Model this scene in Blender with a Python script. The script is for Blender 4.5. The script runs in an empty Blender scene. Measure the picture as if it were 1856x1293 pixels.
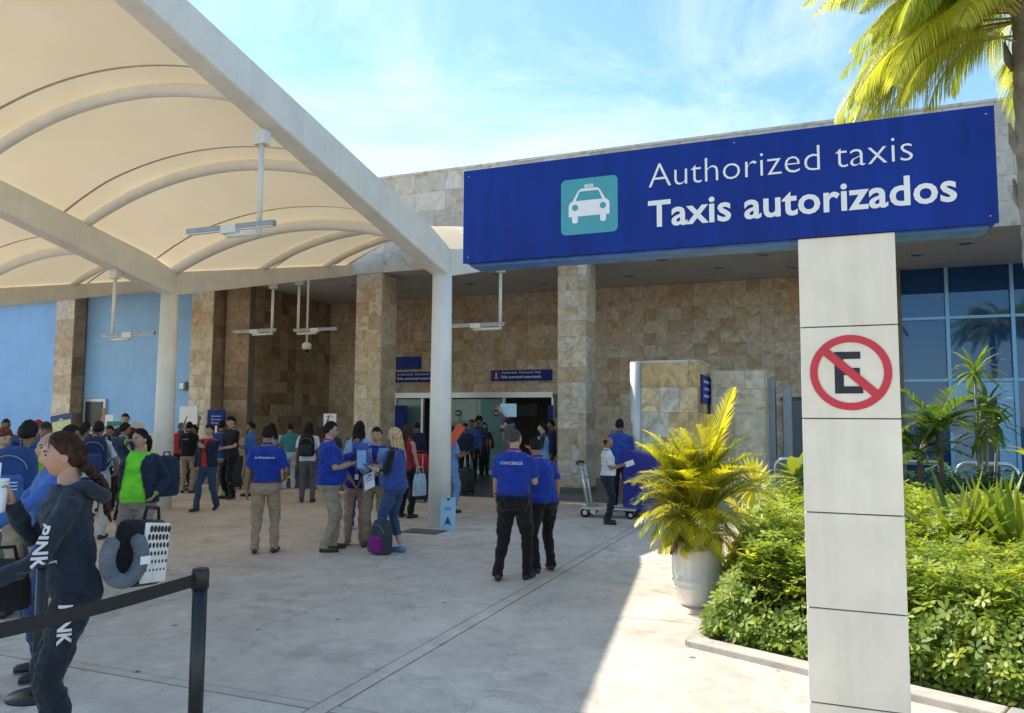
import bpy, bmesh, math, random
import numpy as np
from mathutils import Vector, Matrix
from mathutils.bvhtree import BVHTree
R_ = math.radians
random.seed(7); rng = np.random.default_rng(7)
scn = bpy.context.scene
COL = scn.collection

# ------------------------------------------------------------------ camera, sky, sun
CAM_H = 1.76; FPX = 1400.0; CX, CY = 928.0, 646.5
yaw, pitch, roll = R_(21.8), R_(4.6), R_(0.33)
FW = Vector((-math.sin(yaw)*math.cos(pitch), math.cos(yaw)*math.cos(pitch), math.sin(pitch)))
r0 = Vector((math.cos(yaw), math.sin(yaw), 0)); u0 = r0.cross(FW)
RT = r0*math.cos(roll)+u0*math.sin(roll); UP = u0*math.cos(roll)-r0*math.sin(roll)
CAM = Vector((0, 0, CAM_H))
cd = bpy.data.cameras.new('camera'); cam = bpy.data.objects.new('camera', cd); COL.objects.link(cam)
cd.sensor_width = 36; cd.lens = FPX/1856*36; cd.clip_end = 2000; cd.clip_start = 0.05
m3 = Matrix((RT, UP, -FW)).transposed()
cam.matrix_world = Matrix.Translation(CAM) @ m3.to_4x4()
scn.camera = cam

SUN_A, SUN_B = 0.76, 0.30            # shadow run to +X and -Y per metre of height
elev = math.atan(1/math.hypot(SUN_A, SUN_B))
sdir = Vector((SUN_A, -SUN_B, -1)).normalized()
sl = bpy.data.lights.new('sun', 'SUN'); sl.energy = 3.9; sl.angle = R_(0.53); sl.color = (1, .93, .82)
so = bpy.data.objects.new('sun', sl); COL.objects.link(so)
so.rotation_euler = sdir.to_track_quat('-Z', 'Y').to_euler(); so.location = (-20, 10, 30)
w = bpy.data.worlds.new('World'); scn.world = w; w.use_nodes = True
nt = w.node_tree; nt.nodes.clear()
wo = nt.nodes.new('ShaderNodeOutputWorld'); bg = nt.nodes.new('ShaderNodeBackground')
sky = nt.nodes.new('ShaderNodeTexSky'); sky.sky_type = 'NISHITA'; sky.sun_disc = False
sky.sun_elevation = elev; sky.sun_rotation = math.atan2(-SUN_A, SUN_B)
sky.air_density = 1.0; sky.dust_density = 0.3; sky.ozone_density = 1.6
tc = nt.nodes.new('ShaderNodeTexCoord')
mp = nt.nodes.new('ShaderNodeMapping'); mp.inputs['Scale'].default_value = (1.0, 1.0, 2.2); mp.inputs['Location'].default_value = (0.35, 0.2, 0.1)
n1 = nt.nodes.new('ShaderNodeTexNoise'); n1.inputs['Scale'].default_value = 2.1; n1.inputs['Detail'].default_value = 8; n1.inputs['Roughness'].default_value = .62; n1.inputs['Distortion'].default_value = .6
rp = nt.nodes.new('ShaderNodeValToRGB'); rp.color_ramp.elements[0].position = .47; rp.color_ramp.elements[1].position = .80
rp.color_ramp.elements[0].color = (0.03, 0.03, 0.03, 1); rp.color_ramp.elements[1].color = (0.75, 0.75, 0.75, 1)
mx = nt.nodes.new('ShaderNodeMix'); mx.data_type = 'RGBA'
mx.inputs[7].default_value = (5.4, 5.7, 6.0, 1)
L = nt.links.new
L(tc.outputs['Generated'], mp.inputs[0]); L(mp.outputs[0], n1.inputs['Vector']); L(n1.outputs[0], rp.inputs[0])
hs_ = nt.nodes.new('ShaderNodeHueSaturation'); hs_.inputs['Saturation'].default_value = 1.12; hs_.inputs['Value'].default_value = 1.0; hs_.inputs['Hue'].default_value = .49
L(sky.outputs[0], hs_.inputs['Color'])
L(rp.outputs[0], mx.inputs[0]); L(hs_.outputs[0], mx.inputs[6]); L(mx.outputs[2], bg.inputs[0]); L(bg.outputs[0], wo.inputs[0])
bg.inputs[1].default_value = 0.15
scn.view_settings.view_transform = 'Standard'; scn.view_settings.look = 'None'
scn.view_settings.exposure = 0.82; scn.view_settings.gamma = 1
scn.cycles.use_denoising = True
scn.cycles.max_bounces = 8; scn.cycles.transparent_max_bounces = 8

# ------------------------------------------------------------------ place helpers (image pixels cast onto the ground)
def ray(px, py): return FW + RT*((px-CX)/FPX) - UP*((py-CY)/FPX)
def gp(px, py, z=0.0):
    d = ray(px, py); return CAM + d*((z-CAM_H)/d.z)
def onY(px, py, Y):
    d = ray(px, py); return CAM + d*(Y/d.y)
def onX(px, py, X):
    d = ray(px, py); return CAM + d*(X/d.x)
def at_d(px, py, dep): return CAM + ray(px, py)*dep

# ------------------------------------------------------------------ materials
MC = {}
def nodes_of(name):
    m = bpy.data.materials.new(name); m.use_nodes = True
    return m, m.node_tree.nodes, m.node_tree.links, m.node_tree.nodes['Principled BSDF']
def mat(name, col, rough=.6, metal=0., var=.12, scale=8., bump=0., bscale=40., spec=.5, emit=0, trans=0., alpha=1.0, coat=0., streak=0.):
    if name in MC: return MC[name]
    m, N, K, b = nodes_of(name)
    b.inputs['Roughness'].default_value = rough; b.inputs['Metallic'].default_value = metal
    b.inputs['Specular IOR Level'].default_value = spec
    if coat: b.inputs['Coat Weight'].default_value = coat
    t = N.new('ShaderNodeTexCoord')
    if var > 0:
        n = N.new('ShaderNodeTexNoise'); n.inputs['Scale'].default_value = scale; n.inputs['Detail'].default_value = 5
        K.new(t.outputs['Object'], n.inputs['Vector'])
        mr = N.new('ShaderNodeMapRange'); mr.inputs[1].default_value = .25; mr.inputs[2].default_value = .75
        mr.inputs[3].default_value = 1-var; mr.inputs[4].default_value = 1+var
        K.new(n.outputs[0], mr.inputs[0])
        h = N.new('ShaderNodeHueSaturation'); h.inputs['Color'].default_value = (*col, 1)
        val = mr.outputs[0]
        if streak:
            gm = N.new('ShaderNodeNewGeometry'); mp_ = N.new('ShaderNodeMapping'); mp_.inputs['Scale'].default_value = (14, 14, .9); K.new(gm.outputs['Position'], mp_.inputs[0])
            ns = N.new('ShaderNodeTexNoise'); ns.inputs['Scale'].default_value = 1.; ns.inputs['Detail'].default_value = 6; K.new(mp_.outputs[0], ns.inputs['Vector'])
            nb = N.new('ShaderNodeTexNoise'); nb.inputs['Scale'].default_value = 1.7; nb.inputs['Detail'].default_value = 8; K.new(gm.outputs['Position'], nb.inputs['Vector'])
            mu = N.new('ShaderNodeMath'); mu.operation = 'MULTIPLY'; K.new(ns.outputs[0], mu.inputs[0]); K.new(nb.outputs[0], mu.inputs[1])
            m2 = N.new('ShaderNodeMapRange'); m2.inputs[1].default_value = .16; m2.inputs[2].default_value = .40; m2.inputs[3].default_value = 1+streak*.3; m2.inputs[4].default_value = 1-streak; K.new(mu.outputs[0], m2.inputs[0])
            m4 = N.new('ShaderNodeMath'); m4.operation = 'MULTIPLY'; K.new(val, m4.inputs[0]); K.new(m2.outputs[0], m4.inputs[1]); val = m4.outputs[0]
        K.new(val, h.inputs['Value']); K.new(h.outputs[0], b.inputs['Base Color'])
    else:
        b.inputs['Base Color'].default_value = (*col, 1)
    if bump > 0:
        n2 = N.new('ShaderNodeTexNoise'); n2.inputs['Scale'].default_value = bscale; n2.inputs['Detail'].default_value = 4
        K.new(t.outputs['Object'], n2.inputs['Vector'])
        bp = N.new('ShaderNodeBump'); bp.inputs['Strength'].default_value = bump; bp.inputs['Distance'].default_value = .02
        K.new(n2.outputs[0], bp.inputs['Height']); K.new(bp.outputs[0], b.inputs['Normal'])
    if emit:
        b.inputs['Emission Color'].default_value = (*col, 1); b.inputs['Emission Strength'].default_value = emit
    if trans: b.inputs['Transmission Weight'].default_value = trans
    MC[name] = m; return m
def stone_mat(name, cols, vein=.35, rough=.55):
    """travertine tile: the colour of the single tile from its own random number, veins and pits inside it"""
    if name in MC: return MC[name]
    m, N, K, b = nodes_of(name)
    b.inputs['Roughness'].default_value = rough; b.inputs['Specular IOR Level'].default_value = .3
    oi = N.new('ShaderNodeObjectInfo'); at = N.new('ShaderNodeAttribute'); at.attribute_name = 'rnd'
    ad = N.new('ShaderNodeMath'); ad.operation = 'ADD'; fr = N.new('ShaderNodeMath'); fr.operation = 'FRACT'
    K.new(oi.outputs['Random'], ad.inputs[0]); K.new(at.outputs['Fac'], ad.inputs[1]); K.new(ad.outputs[0], fr.inputs[0])
    r = N.new('ShaderNodeValToRGB'); r.color_ramp.interpolation = 'CONSTANT'
    e = r.color_ramp.elements
    e[0].position = 0; e[0].color = (*cols[0], 1); e[1].position = 1/len(cols); e[1].color = (*cols[1], 1)
    for i in range(2, len(cols)):
        q = e.new(i/len(cols)); q.color = (*cols[i], 1)
    K.new(fr.outputs[0], r.inputs[0])
    g = N.new('ShaderNodeNewGeometry'); n = N.new('ShaderNodeTexNoise'); n.inputs['Scale'].default_value = 3.2
    n.inputs['Detail'].default_value = 9; n.inputs['Roughness'].default_value = .68; n.inputs['Distortion'].default_value = 1.3
    sc = N.new('ShaderNodeVectorMath'); sc.operation = 'ADD'
    cm = N.new('ShaderNodeCombineXYZ'); ml = N.new('ShaderNodeMath'); ml.operation = 'MULTIPLY'; ml.inputs[1].default_value = 37
    K.new(fr.outputs[0], ml.inputs[0]); K.new(ml.outputs[0], cm.inputs[0]); K.new(ml.outputs[0], cm.inputs[1])
    K.new(g.outputs['Position'], sc.inputs[0]); K.new(cm.outputs[0], sc.inputs[1]); K.new(sc.outputs[0], n.inputs['Vector'])
    mr = N.new('ShaderNodeMapRange'); mr.inputs[1].default_value = .3; mr.inputs[2].default_value = .7
    mr.inputs[3].default_value = 1-vein; mr.inputs[4].default_value = 1+vein*.8
    K.new(n.outputs[0], mr.inputs[0])
    h = N.new('ShaderNodeHueSaturation'); K.new(r.outputs[0], h.inputs['Color']); K.new(mr.outputs[0], h.inputs['Value'])
    rv = N.new('ShaderNodeMapRange'); rv.inputs[1].default_value = .56; rv.inputs[2].default_value = .66; rv.inputs[3].default_value = 0; rv.inputs[4].default_value = .55
    n3 = N.new('ShaderNodeTexNoise'); n3.inputs['Scale'].default_value = 2.1; n3.inputs['Detail'].default_value = 7; n3.inputs['Distortion'].default_value = 2
    K.new(sc.outputs[0], n3.inputs['Vector']); K.new(n3.outputs[0], rv.inputs[0])
    mm = N.new('ShaderNodeMix'); mm.data_type = 'RGBA'; mm.inputs[7].default_value = (.36, .22, .09, 1)
    K.new(rv.outputs[0], mm.inputs[0]); K.new(h.outputs[0], mm.inputs[6]); K.new(mm.outputs[2], b.inputs['Base Color'])
    bp = N.new('ShaderNodeBump'); bp.inputs['Strength'].default_value = .25; bp.inputs['Distance'].default_value = .01
    K.new(n.outputs[0], bp.inputs['Height']); K.new(bp.outputs[0], b.inputs['Normal'])
    MC[name] = m; return m
def leaf_mat(name, c1, c2, trl=.45, rough=.35, spec=.5):
    if name in MC: return MC[name]
    m, N, K, b = nodes_of(name)
    out = N['Material Output']
    at = N.new('ShaderNodeAttribute'); at.attribute_name = 'rnd'
    oi = N.new('ShaderNodeObjectInfo')
    r = N.new('ShaderNodeMix'); r.data_type = 'RGBA'; r.inputs[6].default_value = (*c1, 1); r.inputs[7].default_value = (*c2, 1)
    K.new(at.outputs['Fac'], r.inputs[0]); K.new(r.outputs[2], b.inputs['Base Color'])
    b.inputs['Roughness'].default_value = rough; b.inputs['Specular IOR Level'].default_value = spec
    t = N.new('ShaderNodeBsdfTranslucent'); h = N.new('ShaderNodeHueSaturation'); h.inputs['Value'].default_value = 1.5; h.inputs['Saturation'].default_value = 1.1; h.inputs['Hue'].default_value = .485
    K.new(r.outputs[2], h.inputs['Color']); K.new(h.outputs[0], t.inputs['Color'])
    s = N.new('ShaderNodeMixShader'); s.inputs[0].default_value = trl
    K.new(b.outputs[0], s.inputs[1]); K.new(t.outputs[0], s.inputs[2]); K.new(s.outputs[0], out.inputs[0])
    MC[name] = m; return m
def concrete_mat(name, col, crack=True):
    m, N, K, b = nodes_of(name)
    g = N.new('ShaderNodeNewGeometry'); oi = N.new('ShaderNodeObjectInfo')
    def noise(s, d=6, r=.6, dist=0):
        n = N.new('ShaderNodeTexNoise'); n.inputs['Scale'].default_value = s; n.inputs['Detail'].default_value = d
        n.inputs['Roughness'].default_value = r; n.inputs['Distortion'].default_value = dist
        K.new(g.outputs['Position'], n.inputs['Vector']); return n
    big = noise(.55, 6, .65, .5); fine = noise(60, 3, .7); mid = noise(5, 8, .7, .3); spot = noise(2.6, 2, .5)
    def rng_(src, a, bb, c, d):
        q = N.new('ShaderNodeMapRange'); q.inputs[1].default_value = a; q.inputs[2].default_value = bb; q.inputs[3].default_value = c; q.inputs[4].default_value = d
        K.new(src, q.inputs[0]); return q.outputs[0]
    def mul(a, bb):
        q = N.new('ShaderNodeMath'); q.operation = 'MULTIPLY'; K.new(a, q.inputs[0]); K.new(bb, q.inputs[1]); return q.outputs[0]
    v = mul(mul(rng_(big.outputs[0], .3, .7, .74, 1.18), rng_(mid.outputs[0], .3, .7, .80, 1.12)), rng_(fine.outputs[0], .3, .7, .93, 1.07))
    v = mul(v, rng_(oi.outputs['Random'], 0, 1, .9, 1.08))
    st_ = noise(1.3, 10, .72, 1.2); v = mul(v, rng_(st_.outputs[0], .54, .70, 1, .66))
    gr = noise(26, 5, .8); v = mul(v, rng_(gr.outputs[0], .60, .72, 1, .74))
    # gum spots and small stains
    vo = N.new('ShaderNodeTexVoronoi'); vo.inputs['Scale'].default_value = 2.1; K.new(g.outputs['Position'], vo.inputs['Vector'])
    v = mul(v, rng_(vo.outputs['Distance'], .045, .06, .36, 1))
    vo2 = N.new('ShaderNodeTexVoronoi'); vo2.inputs['Scale'].default_value = 3.7; K.new(g.outputs['Position'], vo2.inputs['Vector'])
    v = mul(v, rng_(vo2.outputs['Distance'], .03, .055, .62, 1))
    if crack:
        vc = N.new('ShaderNodeTexVoronoi'); vc.feature = 'DISTANCE_TO_EDGE'; vc.inputs['Scale'].default_value = .33
        wv = N.new('ShaderNodeVectorMath'); wv.operation = 'MULTIPLY_ADD'; wv.inputs[1].default_value = (.5, .5, .5)
        K.new(mid.outputs['Color'], wv.inputs[0]); K.new(g.outputs['Position'], wv.inputs[2]); K.new(wv.outputs[0], vc.inputs['Vector'])
        v = mul(v, rng_(vc.outputs['Distance'], .0, .005, .72, 1))
    h = N.new('ShaderNodeHueSaturation'); h.inputs['Color'].default_value = (*col, 1); K.new(v, h.inputs['Value'])
    K.new(h.outputs[0], b.inputs['Base Color'])
    K.new(rng_(mid.outputs[0], .3, .7, .55, .85), b.inputs['Roughness'])
    bp = N.new('ShaderNodeBump'); bp.inputs['Strength'].default_value = .25; bp.inputs['Distance'].default_value = .01
    K.new(fine.outputs[0], bp.inputs['Height']); K.new(bp.outputs[0], b.inputs['Normal'])
    return m
def cloth(col, name=None, rough=.85):
    """woven cloth with soft creases"""
    k = 'cloth_%d_%d_%d' % tuple(int(c*255) for c in col)
    if k in MC: return MC[k]
    m, N, K, b = nodes_of(k); b.inputs['Roughness'].default_value = rough; b.inputs['Specular IOR Level'].default_value = .18; b.inputs['Sheen Weight'].default_value = .12
    t = N.new('ShaderNodeTexCoord'); mp_ = N.new('ShaderNodeMapping'); mp_.inputs['Scale'].default_value = (6, 6, 13); mp_.inputs['Rotation'].default_value = (.3, .2, 0); K.new(t.outputs['Object'], mp_.inputs[0])
    n = N.new('ShaderNodeTexNoise'); n.inputs['Scale'].default_value = 1; n.inputs['Detail'].default_value = 3; n.inputs['Distortion'].default_value = 1.0; K.new(mp_.outputs[0], n.inputs['Vector'])
    sb = N.new('ShaderNodeMath'); sb.operation = 'SUBTRACT'; sb.inputs[1].default_value = .5; ab = N.new('ShaderNodeMath'); ab.operation = 'ABSOLUTE'; K.new(n.outputs[0], sb.inputs[0]); K.new(sb.outputs[0], ab.inputs[0])
    bp = N.new('ShaderNodeBump'); bp.inputs['Strength'].default_value = .9; bp.inputs['Distance'].default_value = .05; K.new(ab.outputs[0], bp.inputs['Height']); K.new(bp.outputs[0], b.inputs['Normal'])
    n2 = N.new('ShaderNodeTexNoise'); n2.inputs['Scale'].default_value = 9; n2.inputs['Detail'].default_value = 6; K.new(t.outputs['Object'], n2.inputs['Vector'])
    mr = N.new('ShaderNodeMapRange'); mr.inputs[1].default_value = .3; mr.inputs[2].default_value = .7; mr.inputs[3].default_value = .82; mr.inputs[4].default_value = 1.16; K.new(n2.outputs[0], mr.inputs[0])
    h = N.new('ShaderNodeHueSaturation'); h.inputs['Color'].default_value = (*col, 1); K.new(mr.outputs[0], h.inputs['Value']); K.new(h.outputs[0], b.inputs['Base Color'])
    MC[k] = m; return m
def skin(i):
    c = [(.36, .19, .12), (.28, .14, .085), (.44, .25, .17), (.21, .105, .065), (.5, .31, .22)][i]
    return mat('skin%d' % i, c, .5, var=.08, scale=20, spec=.4)
def hairm(c):
    k = 'hair_%d_%d' % (int(c[0]*400), int(c[2]*400))
    if k in MC: return MC[k]
    m, N, K, b = nodes_of(k); b.inputs['Roughness'].default_value = .55; b.inputs['Specular IOR Level'].default_value = .14
    t = N.new('ShaderNodeTexCoord'); mp_ = N.new('ShaderNodeMapping'); mp_.inputs['Scale'].default_value = (110, 110, 9); n = N.new('ShaderNodeTexNoise'); n.inputs['Scale'].default_value = 1; n.inputs['Detail'].default_value = 3
    K.new(t.outputs['Object'], mp_.inputs[0]); K.new(mp_.outputs[0], n.inputs['Vector'])
    mr = N.new('ShaderNodeMapRange'); mr.inputs[1].default_value = .3; mr.inputs[2].default_value = .7; mr.inputs[3].default_value = .4; mr.inputs[4].default_value = 2.0; K.new(n.outputs[0], mr.inputs[0])
    h = N.new('ShaderNodeHueSaturation'); h.inputs['Color'].default_value = (*c, 1); K.new(mr.outputs[0], h.inputs['Value']); K.new(h.outputs[0], b.inputs['Base Color'])
    bp = N.new('ShaderNodeBump'); bp.inputs['Strength'].default_value = .6; bp.inputs['Distance'].default_value = .006; K.new(n.outputs[0], bp.inputs['Height']); K.new(bp.outputs[0], b.inputs['Normal'])
    MC[k] = m; return m
BLACKHAIR = (.012, .010, .009); BROWNHAIR = (.045, .022, .014)

# ------------------------------------------------------------------ object helpers
def obj(name, me, material=None, parent=None):
    if isinstance(me, bmesh.types.BMesh):
        b = me; me = bpy.data.meshes.new(name); b.normal_update(); b.to_mesh(me); b.free()
    o = bpy.data.objects.new(name, me); COL.objects.link(o)
    if material and not me.materials: me.materials.append(material)
    if parent: o.parent = parent
    return o
def tag(o, label, cat, group=None, kind=None):
    if label: o['label'] = label
    if cat: o['category'] = cat
    if group: o['group'] = group
    if kind: o['kind'] = kind
    return o
def thing(name, label, cat, loc=(0, 0, 0), rz=0., group=None):
    o = bpy.data.objects.new(name, None); COL.objects.link(o)
    o.location = loc; o.rotation_euler = (0, 0, rz); o.empty_display_size = .1
    return tag(o, label, cat, group)
def smooth(o):
    o.data.polygons.foreach_set('use_smooth', [True]*len(o.data.polygons)); return o
def abox(bm, c, s, rot=None):
    M = Matrix.Translation(c) @ (rot.to_4x4() if rot else Matrix()) @ Matrix.Diagonal((*s, 1))
    return bmesh.ops.create_cube(bm, size=1, matrix=M)['verts']
def rbox(bm, c, s, r=.01, rot=None, seg=2):
    vs = abox(bm, c, s, rot)
    es = list({e for v in vs for e in v.link_edges})
    bmesh.ops.bevel(bm, geom=es, offset=r, segments=seg, affect='EDGES', profile=.5)
def tube(bm, pts, rad, n=10, flat=None, cap=True):
    """closed tapered tube along pts; flat=(sx,sy) squashes the section"""
    pts = [Vector(p) for p in pts]
    if not hasattr(rad, '__len__'): rad = [rad]*len(pts)
    rings = []; prev = None
    for i, p in enumerate(pts):
        t = (pts[min(i+1, len(pts)-1)]-pts[max(i-1, 0)]).normalized()
        if prev is None:
            a = Vector((0, 1, 0)) if abs(t.y) < .9 else Vector((1, 0, 0))
            x = a.cross(t).normalized()
        else:
            x = (prev - t*prev.dot(t)).normalized()
        prev = x; y = t.cross(x)
        fx, fy = flat if flat else (1, 1)
        rings.append([bm.verts.new(p + x*(math.cos(k*2*math.pi/n)*rad[i]*fx) + y*(math.sin(k*2*math.pi/n)*rad[i]*fy)) for k in range(n)])
    for a, b in zip(rings, rings[1:]):
        for k in range(n): bm.faces.new((a[k], a[(k+1) % n], b[(k+1) % n], b[k]))
    if cap:
        bm.faces.new(rings[0][::-1]); bm.faces.new(rings[-1])
def loft(bm, rings, n=20, power=2.4):
    """rings: (z, half width, half depth, y shift, x shift)"""
    rs = []
    for q in rings:
        z, a, b_, dy = q[:4]; dx = q[4] if len(q) > 4 else 0
        row = []
        for k in range(n):
            t = 2*math.pi*k/n; c, s = math.cos(t), math.sin(t)
            row.append(bm.verts.new((dx+a*math.copysign(abs(c)**(2/power), c), dy+b_*math.copysign(abs(s)**(2/power), s), z)))
        rs.append(row)
    for a, b in zip(rs, rs[1:]):
        for k in range(n): bm.faces.new((a[k], a[(k+1) % n], b[(k+1) % n], b[k]))
    bm.faces.new(rs[0][::-1]); bm.faces.new(rs[-1])
def ell(bm, c, s, u=12, v=8, rot=None):
    M = Matrix.Translation(c) @ (rot.to_4x4() if rot else Matrix()) @ Matrix.Diagonal((*s, 1))
    bmesh.ops.create_uvsphere(bm, u_segments=u, v_segments=v, radius=1, matrix=M)
def prism(bm, poly, y0, y1):
    """extrude an x,z outline from y0 to y1"""
    a = [bm.verts.new((x, y0, z)) for x, z in poly]; b = [bm.verts.new((x, y1, z)) for x, z in poly]
    n = len(poly)
    for i in range(n): bm.faces.new((a[i], a[(i+1) % n], b[(i+1) % n], b[i]))
    bm.faces.new(a[::-1]); bm.faces.new(b); bmesh.ops.recalc_face_normals(bm, faces=bm.faces[:])
def boxo(name, c, s, m, parent=None, r=0., rot=None):
    bm = bmesh.new()
    if r: rbox(bm, c, s, r, rot)
    else: abox(bm, c, s, rot)
    return obj(name, bm, m, parent)
def tubeo(name, pts, rad, m, parent=None, n=12, flat=None):
    bm = bmesh.new(); tube(bm, pts, rad, n, flat); return smooth(obj(name, bm, m, parent))
def text_arr(s, bold=0., res=3):
    c = bpy.data.curves.new('t', 'FONT'); c.body = s; c.resolution_u = res; c.offset = bold; c.fill_mode = 'FRONT'
    if bold > 0: c.space_character = 1+bold*1.2
    o = bpy.data.objects.new('t', c); COL.objects.link(o)
    dg = bpy.context.evaluated_depsgraph_get(); me = bpy.data.meshes.new_from_object(o.evaluated_get(dg))
    V = np.array([v.co[:2] for v in me.vertices]).reshape(-1, 2); Fs = [tuple(p.vertices) for p in me.polygons]
    bpy.data.objects.remove(o); bpy.data.curves.remove(c); bpy.data.meshes.remove(me)
    return V, Fs
def words_of(V, Fs, gap=.17):
    iv = sorted((min(V[i][0] for i in f), max(V[i][0] for i in f), k) for k, f in enumerate(Fs))
    groups = []; end = -1e9
    for a, b, k in iv:
        if a-end > gap or not groups: groups.append([])
        groups[-1].append(k); end = max(end, b)
    return groups
def text_plate(name, s, m, parent, o, xd, zd, w=None, h=None, bold=0., lift=.003, thick=0.):
    """lettering as thin raised faces, one object per word; o = lower left corner, xd/zd unit axes, fitted to w x h"""
    V, Fs = text_arr(s, bold)
    lo, hi = V.min(0), V.max(0); sz = hi-lo
    kx = w/sz[0] if w else None; ky = h/sz[1] if h else None
    kx = kx or ky; ky = ky or kx
    xd, zd, o = Vector(xd), Vector(zd), Vector(o); nrm = xd.cross(zd)
    P = [(o + xd*((v[0]-lo[0])*kx) + zd*((v[1]-lo[1])*ky) + nrm*lift)[:] for v in V]
    for gset in words_of(V, Fs):
        idx = sorted({i for k in gset for i in Fs[k]}); mp_ = {i: j for j, i in enumerate(idx)}
        me = bpy.data.meshes.new(name); me.from_pydata([P[i] for i in idx], [], [tuple(mp_[i] for i in Fs[k]) for k in gset]); me.update()
        r = obj(name, me, m, parent)
    return r

UNIT = bpy.data.meshes.new('tile')
_b = bmesh.new(); bmesh.ops.create_cube(_b, size=1); _b.to_mesh(UNIT); _b.free()
def tiles(parent, o, xd, zd, W, Hh, rowh, unit, m, holes=(), single=300, thick=.014, gap=.005, prio=None, wid=(1, 1, 2), name='tile'):
    """clad the rectangle o + xd*W + zd*Hh: rows of stone tiles of uneven length, each an object; the far rest joined"""
    xd, zd, o = Vector(xd), Vector(zd), Vector(o); nrm = xd.cross(zd)
    L_ = []
    z = 0.
    while z < Hh-.02:
        h = min(rowh, Hh-z); x = 0.
        while x < W-.02:
            wd = unit*random.choice(wid)
            if W-x-wd < unit*.4: wd = W-x
            wd = min(wd, W-x)
            cx, cz = x+wd/2, z+h/2
            if not any(a <= cx <= b and c <= cz <= d for a, b, c, d in holes):
                L_.append((cx, cz, wd-gap, h-gap))
            x += wd
        z += h
    if prio: L_.sort(key=prio)
    M0 = Matrix((xd, -nrm, zd)).transposed().to_4x4()
    me = TM.get(m.name)
    if me is None:
        me = UNIT.copy(); me.name = name; me.materials.append(m); TM[m.name] = me
    for cx, cz, a, b in L_[:single]:
        t = bpy.data.objects.new(name, me); COL.objects.link(t); t.parent = parent
        t.matrix_local = Matrix.Translation(o+xd*cx+zd*cz+nrm*(thick/2+random.uniform(-.002, .003))) @ M0 @ Matrix.Diagonal((a, thick, b, 1))
    if L_[single:]:
        bm = bmesh.new(); lay = bm.faces.layers.float.new('rnd')
        for cx, cz, a, b in L_[single:]:
            n0 = len(bm.faces)
            abox(bm, o+xd*cx+zd*cz+nrm*(thick/2), (a, thick, b), M0.to_3x3())
            bm.faces.ensure_lookup_table(); rv = random.random()
            for f in bm.faces[n0:]: f[lay] = rv
        q = obj('tiles_rest', bm, m, parent); q['kind'] = 'stuff'
TM = {}

# ------------------------------------------------------------------ ground
YF, YB, ZC, ZT = 18.2, 22.7, 5.75, 8.4          # facade front, entrance wall, porch ceiling, parapet top
M_conc = concrete_mat('concrete_paving', (.62, .525, .43))
M_road = mat('asphalt', (.06, .06, .06), .9, var=.3, scale=3)
g = boxo('ground', (0, 40, -.32), (600, 600, .4), mat('ground_earth', (.16, .13, .10), .9, var=.3, scale=.4)); tag(g, None, None, kind='structure')
pav = boxo('pavement', (-8, 6, -.075), (60, 20.1, .05), mat('joint_dirt', (.10, .09, .08), .95, var=.2)); tag(pav, None, None, kind='structure')
xs = [-26.0, -23.2, -20.35, -17.5, -14.6, -11.7, -8.75, -5.85, -2.93, None, -2.80, 0.0, 2.9, 5.8, 9, 13]
ys = [-4.0, -1.5, 1.2, 4.05, None, 4.15, 6.95, 9.82, 12.75, 16.05]
def spans(v):
    out = []
    for a, b in zip(v, v[1:]):
        if a is None or b is None: continue
        out.append((a, b))
    return out
BEDX, BEDY = -1.05, 6.2
for (x0, x1) in spans(xs):
    for (y0, y1) in spans(ys):
        if x0 >= -.1 and y0 > 6: continue
        a, b = x0+.009, x1-.009; c, d = y0+.009, y1-.009
        bm = bmesh.new(); rbox(bm, ((a+b)/2, (c+d)/2, -.03), (b-a, d-c, .06), .006, seg=1)
        obj('slab', bm, M_conc, pav)
# narrow strips between the double joints
bm = bmesh.new(); abox(bm, (-2.865, 6, -.031), (.118, 20, .058)); obj('joint_strip', bm, M_conc, pav)
for a, b in ((-26, -2.93), (-2.80, 13)):
    bm = bmesh.new(); abox(bm, ((a+b)/2, 4.1, -.031), (b-a-.012, .088, .058)); obj('joint_strip', bm, M_conc, pav)
pf = boxo('porch_floor', (-9, 24.3, -.03), (46, 16.4, .06), mat('dark_granite', (.085, .085, .09), .35, var=.3, scale=30)); tag(pf, None, None, kind='structure')
# drain cover by the canopy column
dc = thing('drain_cover', 'dark metal drain cover set in the pavement beside the canopy column', 'drain cover', gp(768, 964))
M_dk = mat('dark_metal', (.09, .09, .09), .6, .3, var=.3)
boxo('frame', (0, 0, .006), (.62, .42, .008), M_dk, dc)
for i in range(9): boxo('bar', (-.26+i*.065, 0, .013), (.03, .36, .006), mat('drain_bar', (.2, .2, .2), .6, .2), dc)
# planting bed: kerb and soil
M_soil = mat('soil', (.17, .115, .075), .95, var=.4, scale=9, bump=.8, bscale=18)
bm = bmesh.new()
poly = [(-1.0, 6.3), (.75, 5.58), (3.4, 4.5), (9, 2.3), (14, 2.3), (14, 16.0), (-1.0, 16.0)]
f = bm.faces.new([bm.verts.new((x, y, .03)) for x, y in poly]); f2 = bmesh.ops.extrude_face_region(bm, geom=[f])
bmesh.ops.translate(bm, verts=[v for v in f2['geom'] if isinstance(v, bmesh.types.BMVert)], vec=(0, 0, -.06))
bmesh.ops.recalc_face_normals(bm, faces=bm.faces[:])
sb = obj('planting_bed_soil', bm, M_soil); tag(sb, None, None, kind='structure')
M_kerb = concrete_mat('kerb_concrete', (.52, .47, .40), False)
kb = thing('kerb', 'low pale concrete kerb around the hedge bed', 'kerb'); kb['kind'] = 'structure'
kp = [(-1.02, 14.5), (-1.02, 10.4), (-1.02, 8.3), (-1.02, 6.25), (.05, 5.80), (.95, 5.42), (3.4, 4.4), (6, 3.3)]
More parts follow.
